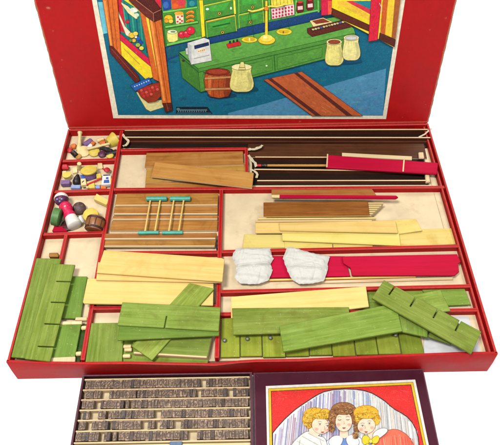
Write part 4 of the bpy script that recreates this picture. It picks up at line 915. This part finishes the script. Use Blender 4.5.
board('wood_board', 'green board wedged under the middle of the slotted board', 'board', [(396, 298), (428, 312), (427.6, 337.2), (401.5, 331.5)], [.0392, .0400, .0400, .0392], .0024, [GREEN, GREEN], group=GR)
board('wood_board', 'small green board under the lower half of the slotted board', 'board', [(436, 311.5), (474, 331), (450.5, 344), (428.2, 336.6)], .0385, .0024, [GREEN, GREEN], group=GR)
board('wood_board', 'green board sticking up behind the middle of the slotted board', 'board', [(402, 297), (440.5, 289.4), (450.5, 311), (424, 314)], [.0370, .0352, .0362, .0390], .0024, [GREEN, GREEN], group=GR)
board('slotted_board', 'green board with four slots lying diagonally over the right front corner', 'slotted board', [(384, 280), (481.4, 331.5), (471.5, 353.6), (371.8, 298)], .0458, .0026, [GREEN, GREEN], group='slotted green boards',
      slots=[((395.2, 285.9), (389, 294.6)), ((416, 296.9), (410.2, 306.4)), ((438.4, 308.8), (433.2, 317.8)), ((460.4, 320.5), (455.4, 330.8))], slot_w=.0015)

# ------------------------------------------------------------------ small turned toys, back cell
def toy(name, label, cat, px, parts_z): ...
def lobj(name, label, cat, prof, px, z, axis, mat, group=None, n=28):
    bm = bmesh.new(); lathe(bm, prof, at(*px, z), axis, n); o = mesh(name, bm, mat); smooth_by_angle(o, 45)
    return tag(o, label, cat, group)
GT = 'small wooden toys in the left cells'
# far cell
a = at(80, 132, .0395); b = at(79, 151, .0285)
bm = bmesh.new(); L = (b-a).length; lathe(bm, [(.0032, 0), (.0034, .001), (.0025, L*.14), (.0021, L*.4), (.0028, L*.65), (.0040, L*.9), (.0034, L)], a, b-a, 20); smooth_by_angle(tag(mesh('wooden_pin', bm, CREAMP), 'cream wooden pin standing aslant at the back of the far cell', 'toy pin', GT), 40)
a = at(116, 139, .032); b = at(107.5, 143.5, .032)
bm = bmesh.new(); lathe(bm, [(.0104, 0), (.0108, .0009), (.0090, .005), (.0070, .0115), (.0058, .0130), (0, .0131)], a, b-a, 30); smooth_by_angle(tag(mesh('yellow_cup', bm, YPAINT), 'yellow cone shaped cup lying at the right of the far cell', 'toy cup', GT), 40)
for (a, b, r, lb, mt, z) in (((87, 149.2), (110, 143.6), .0019, 'cream stick lying over the toys in the far cell', CREAMP, .036), ((84, 145.5), (92, 140.5), .0040, 'roll with purple stripe beside the cream pin', PURPLE, .031),
                             ((72.5, 152), (76.5, 156), .0036, 'dark blue grey plug at the left of the far cell', BLACK, .0305), ((101, 147.5), (112, 151.5), .0032, 'black peg lying in the middle of the far cell', BLACK, .033),
                             ((106, 155.5), (117.5, 152), .0042, 'thick black peg at the right front of the far cell', BLACK, .031), ((88, 141), (95, 144.5), .0030, 'short orange roll at the back of the far cell', ORANGE, .030),
                             ((97, 141), (104, 139), .0028, 'short cream roll at the back of the far cell', CREAMP, .030)):
    bm = bmesh.new(); rod(bm, at(*a, z), at(*b, z), r, 16, 0, None, .25); smooth_by_angle(tag(mesh('wooden_peg', bm, mt), lb, 'toy peg', GT))
for px, r, h, z, lb, mt in (((84, 152.5), .0085, .005, .0275, 'cream lump of wood under the cream pin', CREAMP), ((94.5, 153), .0074, .0055, .0275, 'pale yellow bun at the front of the far cell', YPAINT), ((110, 156), .0050, .004, .030, 'small yellow disc at the front right of the far cell', YPAINT), ((98.5, 147.5), .0044, .005, .028, 'small pinkish bead in the middle of the far cell', PAPER), ((74, 147.5), .0042, .005, .027, 'small orange bead at the left of the far cell', ORANGE), ((102, 155), .0050, .004, .0285, 'dark plum bead between the yellow bun and disc', PLUM)):
    lobj('wooden_bead', lb, 'toy bead', [(r*.7, 0), (r, h*.3), (r, h*.7), (r*.7, h), (0, h*1.03)], px, z, (.1, -.25, 1), mt, GT)
for px, r, h, z, lb, mt in (((103, 143.5), .0046, .004, .0275, 'orange tan bead under the cream stick', ORANGE), ((90, 147), .0044, .004, .0272, 'pale bead left of the middle in the far cell', WHITEP), ((79, 157), .0046, .0035, .0272, 'tan bead at the left front of the far cell', GOLD), ((70, 151), .0040, .0035, .0272, 'crimson bead at the left edge of the far cell', REDP)):
    lobj('wooden_bead', lb, 'toy bead', [(r*.7, 0), (r, h*.3), (r, h*.7), (r*.7, h), (0, h*1.03)], px, z, (-.15, -.2, 1), mt, GT)
# middle cell
lobj('round_box', 'large round box with yellow lid and purple side in the middle cell', 'toy box', [(.0092, 0), (.0092, .0090)], (90.3, 176.5), .0285, (-.02, .25, 1), PURPLE, GT)
o = bpy.data.objects['round_box']; bm = bmesh.new(); q = at(90.3, 176.5, .0285); ax = Vector((-.02, .25, 1)).normalized(); lathe(bm, [(.0096, .0082), (.0105, .0086), (.0108, .0102), (.0100, .0110), (0, .0112)], q, ax, 32); smooth_by_angle(mesh('lid', bm, YPAINT, o), 40)
lobj('round_box', 'small round box with yellow lid at the left of the middle cell', 'toy box', [(.0045, 0), (.0045, .0055)], (68, 178.5), .0275, (0, .1, 1), CREAMP, GT)
o = bpy.data.objects['round_box.001']; bm = bmesh.new(); q = at(68, 178.5, .0275); lathe(bm, [(.0048, .005), (.0056, .0054), (.0057, .0068), (0, .0072)], q, Vector((0, .1, 1)), 28); smooth_by_angle(mesh('lid', bm, YPAINT, o), 40)
def blk(name, label, cat, quad, z, t, mat, bev=.0005): return board(name, label, cat, quad, z, t, [mat, mat], group=GT, bev=bev)
blk('toy_block', 'red rounded block in the back left corner of the middle cell', 'toy block', [(61.5, 163.8), (67.5, 163.6), (69, 168), (61, 168.2)], .0340, .005, REDP, .0015)
blk('toy_block', 'purple block in front of the small yellow lid', 'toy block', [(61, 179.8), (70, 179.5), (69.5, 183.5), (60.5, 184)], .0345, .006, PURPLE)
blk('toy_block', 'light blue block at the front of the middle cell', 'toy block', [(71, 184.8), (80.5, 184.6), (80, 188), (70.5, 188)], .0325, .005, LILAC)
o = blk('card_box', 'tiny box with dark blue top and printed side', 'toy packet', [(80, 174.8), (85, 174.5), (86.5, 184.5), (81, 185.2)], .0352, .005, CREAMP)
bm = bmesh.new(); prism(bm, [at(*p, .0355) for p in ((80.1, 174.9), (84.8, 174.7), (85.4, 178.3), (80.6, 178.6))], .0006, 0, .0001); mesh('blue_patch', bm, BLUE, o)
bm = bmesh.new(); prism(bm, [at(*p, .0355) for p in ((81.6, 181.8), (84, 180.2), (84.3, 181), (82, 182.9))], .0006, 0, .0001); mesh('print_mark', bm, BLACK, o)
o = blk('card_box', 'tiny white box with blue and black print at the right of the middle cell', 'toy packet', [(102.5, 174), (111, 173.6), (112, 184), (101, 184.6)], .0340, .005, WHITEP)
for q, mt in (([(104, 180), (109, 179.6), (109.3, 182.8), (103.6, 183)], BLUE), ([(103.2, 174.6), (110.3, 174.3), (110.4, 175.4), (103.1, 175.7)], BLACK), ([(106, 177.2), (108.4, 177), (108.5, 179), (105.9, 179)], BLUE), ([(110, 176), (110.9, 176), (111.4, 183), (110.4, 183)], YPAINT)):
    bm = bmesh.new(); prism(bm, [at(*p, .0343) for p in q], .0006, 0, .0001); mesh('print_mark', bm, mt, o)
bm = bmesh.new(); rod(bm, at(86.5, 185, .0335), at(101.5, 178.3, .0350), .0013, 12); smooth_by_angle(tag(mesh('wooden_peg', bm, REDP), 'red stick lying slantwise in the middle cell', 'toy peg', GT))
blk('toy_block', 'cream flat piece under the red stick', 'toy block', [(85, 182), (101, 177), (103, 184), (86, 188)], .0318, .003, CREAMP)
blk('toy_block', 'pale yellow block beside the printed white box', 'toy block', [(96, 174), (100.5, 173), (101.5, 177.2), (96.5, 178.2)], .0345, .006, YPAINT)
blk('toy_block', 'pale lilac piece at the front of the middle cell', 'toy block', [(93, 184.8), (100, 184.4), (100, 188), (93, 188)], .0318, .003, LILAC)
lobj('toy_lens', 'flat red bean shaped bead at the back right of the middle cell', 'toy bead', [(0, 0), (.0035, .001), (.0042, .0022), (.0030, .0038), (0, .0044)], (107, 171), .031, (.15, 0, 1), REDP, GT)
bm = bmesh.new(); rod(bm, at(102.5, 168.5, .033), at(106, 170.5, .0335), .0009, 10); tag(mesh('bead_stem', bm, REDP), 'thin red stem beside the red bean shaped bead', 'toy peg', GT)
bm = bmesh.new(); rod(bm, at(79.4, 168.5, .0285), at(79.2, 163.5, .0395), .0028, 16); smooth_by_angle(tag(mesh('wooden_peg', bm, CREAMP), 'upright cream peg left of the large yellow lid', 'toy peg', GT))
bm = bmesh.new(); lathe(bm, [(0, 0), (.0036, .002), (.0050, .006), (.0042, .011), (.0018, .016), (0, .0168)], at(75.5, 186, .030), at(78.5, 172.5, .036)-at(75.5, 186, .030), 18); smooth_by_angle(tag(mesh('black_scoop', bm, BLACK), 'shiny black scoop between the small and large yellow lids', 'toy scoop', GT), 60)
blk('toy_block', 'cream chip beside the black scoop', 'toy block', [(72, 167.5), (77, 166.5), (77.5, 172), (72.5, 173)], .0300, .003, CREAMP)
for q, z, lb, mt in (([(88, 183), (94, 181), (95, 187.5), (89, 188)], .0338, 'yellow chip at the front of the middle cell', YPAINT), ([(62, 171), (66, 170.5), (66.5, 175), (62, 175.5)], .0305, 'cream chip behind the small yellow lid', CREAMP),
                     ([(97.5, 163), (102, 162.6), (103, 168), (98, 168.5)], .0300, 'cream cube right of the large yellow lid', CREAMP), ([(100.5, 184.8), (106, 184.4), (106, 188.2), (100.5, 188.4)], .0310, 'orange chip in front of the printed white box', ORANGE)): blk('toy_block', lb, 'toy block', q, z, .0035, mt)
lobj('dark_disc', 'added dark brown disc as painted shade under the peg doll', 'toy disc', [(.0080, 0), (.0088, .0008), (.0088, .0030), (.0080, .0036), (0, .0036)], (69, 226), .0272, (0, .05, 1), CHOC, GT)  # added disc, its dark brown painting the shadow beside the doll
# near cell: peg doll, barrel, discs
hd = at(61.5, 199.5, .0405)
o = thing('peg_doll', 'wooden peg doll with plum face, magenta top and white skirt', 'toy doll', at(68, 212, .027), GT)
ax = (at(74, 224, .034)-hd).normalized()
bm = bmesh.new(); lathe(bm, ball(.00864, 14), hd-ax*.00864, ax, 24); smooth_by_angle(mesh('head', bm, PLUM, o), 80)
bm = bmesh.new(); r = .00900; lathe(bm, [(r*math.sin(t), r-r*math.cos(t)) for t in [math.pi*.5*i/8 for i in range(9)]], hd+Vector((-.2, .95, .12)).normalized()*.00924, -Vector((-.2, .95, .12)), 22); smooth_by_angle(mesh('cap', bm, WHITEP, o), 80)
for dx, dy in ((-.00216, .00120), (.00264, .00144), (.00060, -.00264)):
    v = Vector((dx, -.00576+dy, .00576)).normalized(); bm = bmesh.new(); lathe(bm, ball(.00132, 6), hd+v*.00756, v, 10); mesh('face_dot', bm, LILAC, o)
bm = bmesh.new(); lathe(bm, [(.00336, .00600), (.00660, .00864), (.00816, .01320), (.00744, .01800), (.00576, .02100), (.00672, .02340), (.00768, .02700), (.00672, .02940)], hd, ax, 24); smooth_by_angle(mesh('bodice', bm, MAGENTA, o), 60)
bm = bmesh.new(); lathe(bm, [(.0068, .0282), (.0074, .0312), (.0083, .0372), (.0088, .0420), (.0072, .0438), (0, .0446)], hd, ax, 24); smooth_by_angle(mesh('skirt', bm, WHITEP, o), 45)
for k in range(22):
    t = k*.75; x_, y_, d_ = frame_of(ax); pp = hd+ax*(.0104+.0019*(k % 4))+(x_*math.cos(t*2.1)+y_*math.sin(t*2.1))*(.0072+.0003*(k % 4 in (1, 2))); bm = bmesh.new(); lathe(bm, ball(.0011, 6), pp-Vector((0, 0, .0011)), (0, 0, 1), 8); mesh('flower_dot', bm, WHITEP, o)
lobj('green_drum', 'green cylinder lying at the left of the near cell', 'toy drum', [(.0100, 0), (.0110, .0008), (.0110, .0084), (.0100, .0092), (0, .0093)], (60.5, 217.8), .0374, (-1, .12, .22), GPAINT, GT)
lobj('dark_disc', 'dark plum disc leaning in the middle of the near cell', 'toy disc', [(.0075, 0), (.0080, .0008), (.0080, .0022), (.0070, .003), (0, .0026)], (79.5, 208.5), .031, (.15, -.55, 1), CHOC, GT)
lobj('yellow_disc', 'yellow domed disc leaning behind the brown barrel', 'toy disc', [(.0088, 0), (.0095, .0008), (.0092, .0026), (.0064, .0042), (0, .0048)], (91, 215.5), .0385, (0, -.2, 1), YPAINT, GT)
ba = at(94.5, 229, .0268); bx = Vector((.05, .38, 1)).normalized()
bprof = [(.0100, 0), (.0113, .0045), (.0117, .0085), (.0113, .0125), (.0100, .017), (.0088, .017), (.0088, .0155), (0, .0154)]
o = lobj('wooden_barrel', 'brown toy barrel with dark hoops at the front right of the near cell', 'toy barrel', bprof, (93.6, 230.5), .0345, (.12, .86, .22), BARREL, GT)
for h, r in ((.0024, .0108), (.0142, .0109)):
    bm = bmesh.new(); q = at(93.6, 230.5, .0345); dd = Vector((.12, .86, .22)).normalized(); hh = .0013
    lathe(bm, [(r, h-hh), (r+.0003, h-hh), (r+.0003, h+hh), (r, h+hh)], q, dd, 32); mesh('hoop', bm, CHOC, o)
for k in range(10):
    t = k*.628; q = at(93.6, 230.5, .0345); x_, y_, dd = frame_of((.12, .86, .22)); bm = bmesh.new(); u = x_*math.cos(t)+y_*math.sin(t)
    rod(bm, q+u*.0114+dd*.004, q+u*.0114+dd*.013, .0006, 6); 
    mesh('stave_line', bm, CHOC, o)
blk('toy_block', 'bare cream wood block at the back right of the near cell', 'toy block', [(96.5, 193.4), (109, 199.8), (106.5, 204.8), (93.5, 198.8)], .0345, .0060, CREAM)
blk('toy_block', 'crimson block in the left front corner of the near cell', 'toy block', [(54, 226), (66, 225.5), (67, 230.8), (51.5, 231)], .0310, .0040, CRIMSON, .001)
bm = bmesh.new(); lathe(bm, [(.003, 0), (.0036, .001), (.0030, .006), (.0018, .0085), (0, .009)], at(82.5, 222.5, .030), (-.3, .6, .6), 16); smooth_by_angle(tag(mesh('white_jug', bm, WHITEP), 'small white jug beside the doll skirt', 'toy jug', GT), 50)

# ------------------------------------------------------------------ the box of printing type
TZ = .0125
tb = thing('type_box', 'maroon box holding rows of small printing type, in front of the red box', 'type box', (-.088, -.07, 0))
def tpart(name, x0, x1, y0, y1, z0, z1, mat, bev=.0005):
    bm = bmesh.new(); box(bm, x0, x1, y0, y1, z0, z1, bev); return mesh(name, bm, mat, tb)
cL = at(82.3, 375.3, TZ); cR = at(251.6, 374.2, TZ); cB = at(72, 445, TZ)
X0, X1, Y1 = cL.x, -.0003, -.0038; Y0 = Y1-.128
tpart('base', X0+.001, X1-.001, Y0+.001, Y1-.001, .0004, .003, LINER)
tpart('wall', X0, X1, Y1-.0016, Y1, .0003, TZ, MAROON); tpart('wall', X0, X1, Y0, Y0+.002, .0003, TZ, MAROON)
tpart('wall', X0, X0+.0021, Y0+.0021, Y1-.0017, .0003, TZ-.0002, MAROON); tpart('wall', X1-.0024, X1, Y0+.0021, Y1-.0017, .0003, TZ-.0002, MAROON)
rails = [378.0, 388.4, 398.3, 408.6, 418.8, 429.6, 441.2]
ZR = .0108
ry = [at(165, r_, ZR).y for r_ in rails]
for r_ in ry: tpart('rail', X0+.0023, X1-.0026, r_-.0008, r_+.0008, .003, ZR-.0004, BARE, .0004)
yy = ry[-1]-.012
while yy > Y0+.012: tpart('rail', X0+.0023, X1-.0026, yy-.0008, yy+.0008, .003, ZR-.0004, BARE, .0004); yy -= .0128
tpart('tray_board', X0+.0023, X1-.0026, ry[-1]-.0105, ry[-1]-.0016, .003, .0088, BARE)
glyphs = {}
def glyph(ch):
    if ch in glyphs: return glyphs[ch]
    cu = bpy.data.curves.new('g', 'FONT'); cu.body = ch; cu.size = 1; cu.extrude = .02; cu.resolution_u = 2
    ob = bpy.data.objects.new('g', cu); COL.objects.link(ob); dg = bpy.context.evaluated_depsgraph_get()
    me = bpy.data.meshes.new_from_object(ob.evaluated_get(dg)); bpy.data.objects.remove(ob); glyphs[ch] = me; return me
blocks = {}
def block_mesh(ch, w, dpt):
    key = (ch, round(w, 4))
    if key in blocks: return blocks[key]
    bm = bmesh.new(); h = .0078
    box(bm, -w/2, w/2, -dpt/2, dpt/2, 0, h, .0003)
    b2 = bmesh.new(); b2.from_mesh(glyph(ch)); xs = [v.co.x for v in b2.verts]; ys = [v.co.y for v in b2.verts]
    sx = (w*.78)/max(.2, max(xs)-min(xs)); sy = dpt*.70/max(.45, max(ys)-min(ys)); cx = (max(xs)+min(xs))/2; cy = (max(ys)+min(ys))/2
    for v in b2.verts: v.co = Vector((-(v.co.x-cx)*sx, (v.co.y-cy)*sy, h+.0002+(.00035 if v.co.z > 0 else -.0003)))
    bmesh.ops.reverse_faces(b2, faces=b2.faces)
    for f in b2.faces: f.material_index = 1
    t = bpy.data.meshes.new('t'); b2.to_mesh(t); b2.free(); bm.from_mesh(t)
    me = bpy.data.meshes.new('printing_type'); bm.to_mesh(me); bm.free(); me.materials.append(TYPE); me.materials.append(TYPEINK)
    blocks[key] = me; return me
runs = [[(86, 201), (206, 248)], [(86, 101), (109.5, 136), (137.5, 196), (201, 227), (233, 248)], [(82.5, 94.5), (101, 124), (126, 130), (132.5, 249)],
        [(83, 91.5), (98.5, 108), (109, 155), (161, 248.5)], [(79, 88), (92, 108), (112, 143), (148, 156), (160, 175), (181, 248)], [(76, 101), (104, 111.5), (113, 118), (119, 188), (197, 249)]]
names = ['first', 'second', 'third', 'fourth', 'fifth', 'sixth']
rt = random.Random(3); nb = 0
for r in range(6):
    yt = ry[r]-.0009; yb = ry[r+1]+.0009; dpt = (yt-yb)*.95; yc = (yt+yb)/2
    for a, b in runs[r]:
        pym = (rails[r]+rails[r+1])/2; xa = max(X0+.0026, at(a, pym, ZR).x); xb = min(X1-.003, at(b, pym, ZR).x); x = xa
        while x < xb-.0022:
            w_ = rt.choice((.0026, .0030, .0033, .0033, .0036, .0042))
            if x+w_ > xb: w_ = round(max(.0024, xb-x), 4)
            me = block_mesh(rt.choice('abcdefghijklmnopqrstuvwxyzABDEGHKMNRSTW28'), w_, dpt)
            o = bpy.data.objects.new('printing_type', me); o.location = (x+w_/2, yc+rt.uniform(-.0002, .0002), .0031+rt.uniform(0, .0010)); o.rotation_euler = (rt.uniform(-.03, .03), rt.uniform(-.02, .02), rt.uniform(-.05, .05))
            COL.objects.link(o); tag(o, 'tiny grey printing type block in the %s row of the maroon box' % names[r], 'printing type', 'printing type in the maroon box'); x += w_+.00012; nb += 1
print('type blocks', nb)
q = at(176, 443.5, .0108)
bm = bmesh.new(); box(bm, q.x-.006, q.x+.006, q.y-.004, q.y+.002, .0088, .0118, .0005); tag(mesh('ink_slip', bm, SLATE), 'small blue grey slip at the lower edge of the type box', 'paper slip')


# ------------------------------------------------------------------ light
def area(name, loc, aim, size, power, col=(1, 1, 1), sy=None):
    l = bpy.data.lights.new(name, 'AREA'); l.shape = 'RECTANGLE'; l.size = size; l.size_y = sy or size; l.energy = power; l.color = col
    o = bpy.data.objects.new(name, l); COL.objects.link(o); o.location = loc
    o.rotation_euler = (Vector(aim)-Vector(loc)).to_track_quat('-Z', 'Y').to_euler(); return o
area('studio_softbox_key', (-.45, -.25, 1.55), (0, .17, 0), .36, 35, (1, .985, .96))
area('studio_softbox_fill', (.85, -.35, 1.3), (0, .17, 0), .5, 10, (.97, .985, 1))
area('studio_softbox_front', (0, -1.1, 1.35), (0, .3, .1), .6, 9)
area('added_backdrop_light', (-.75, 1.25, 1.3), (-.35, .65, 0), .6, 16)  # added pair that whitens the ground in the shadow of the lid
area('added_backdrop_light', (.75, 1.25, 1.3), (.35, .65, 0), .6, 16)
w = bpy.data.worlds.new('World'); scene.world = w; w.use_nodes = True
w.node_tree.nodes['Background'].inputs[0].default_value = (1, 1, 1, 1); w.node_tree.nodes['Background'].inputs[1].default_value = .09
scene.view_settings.view_transform = 'Standard'; scene.view_settings.look = 'None'
scene.view_settings.exposure = 0.; scene.view_settings.gamma = 1.
scene.render.engine = 'CYCLES'; scene.cycles.max_bounces = 8; scene.cycles.use_denoising = True
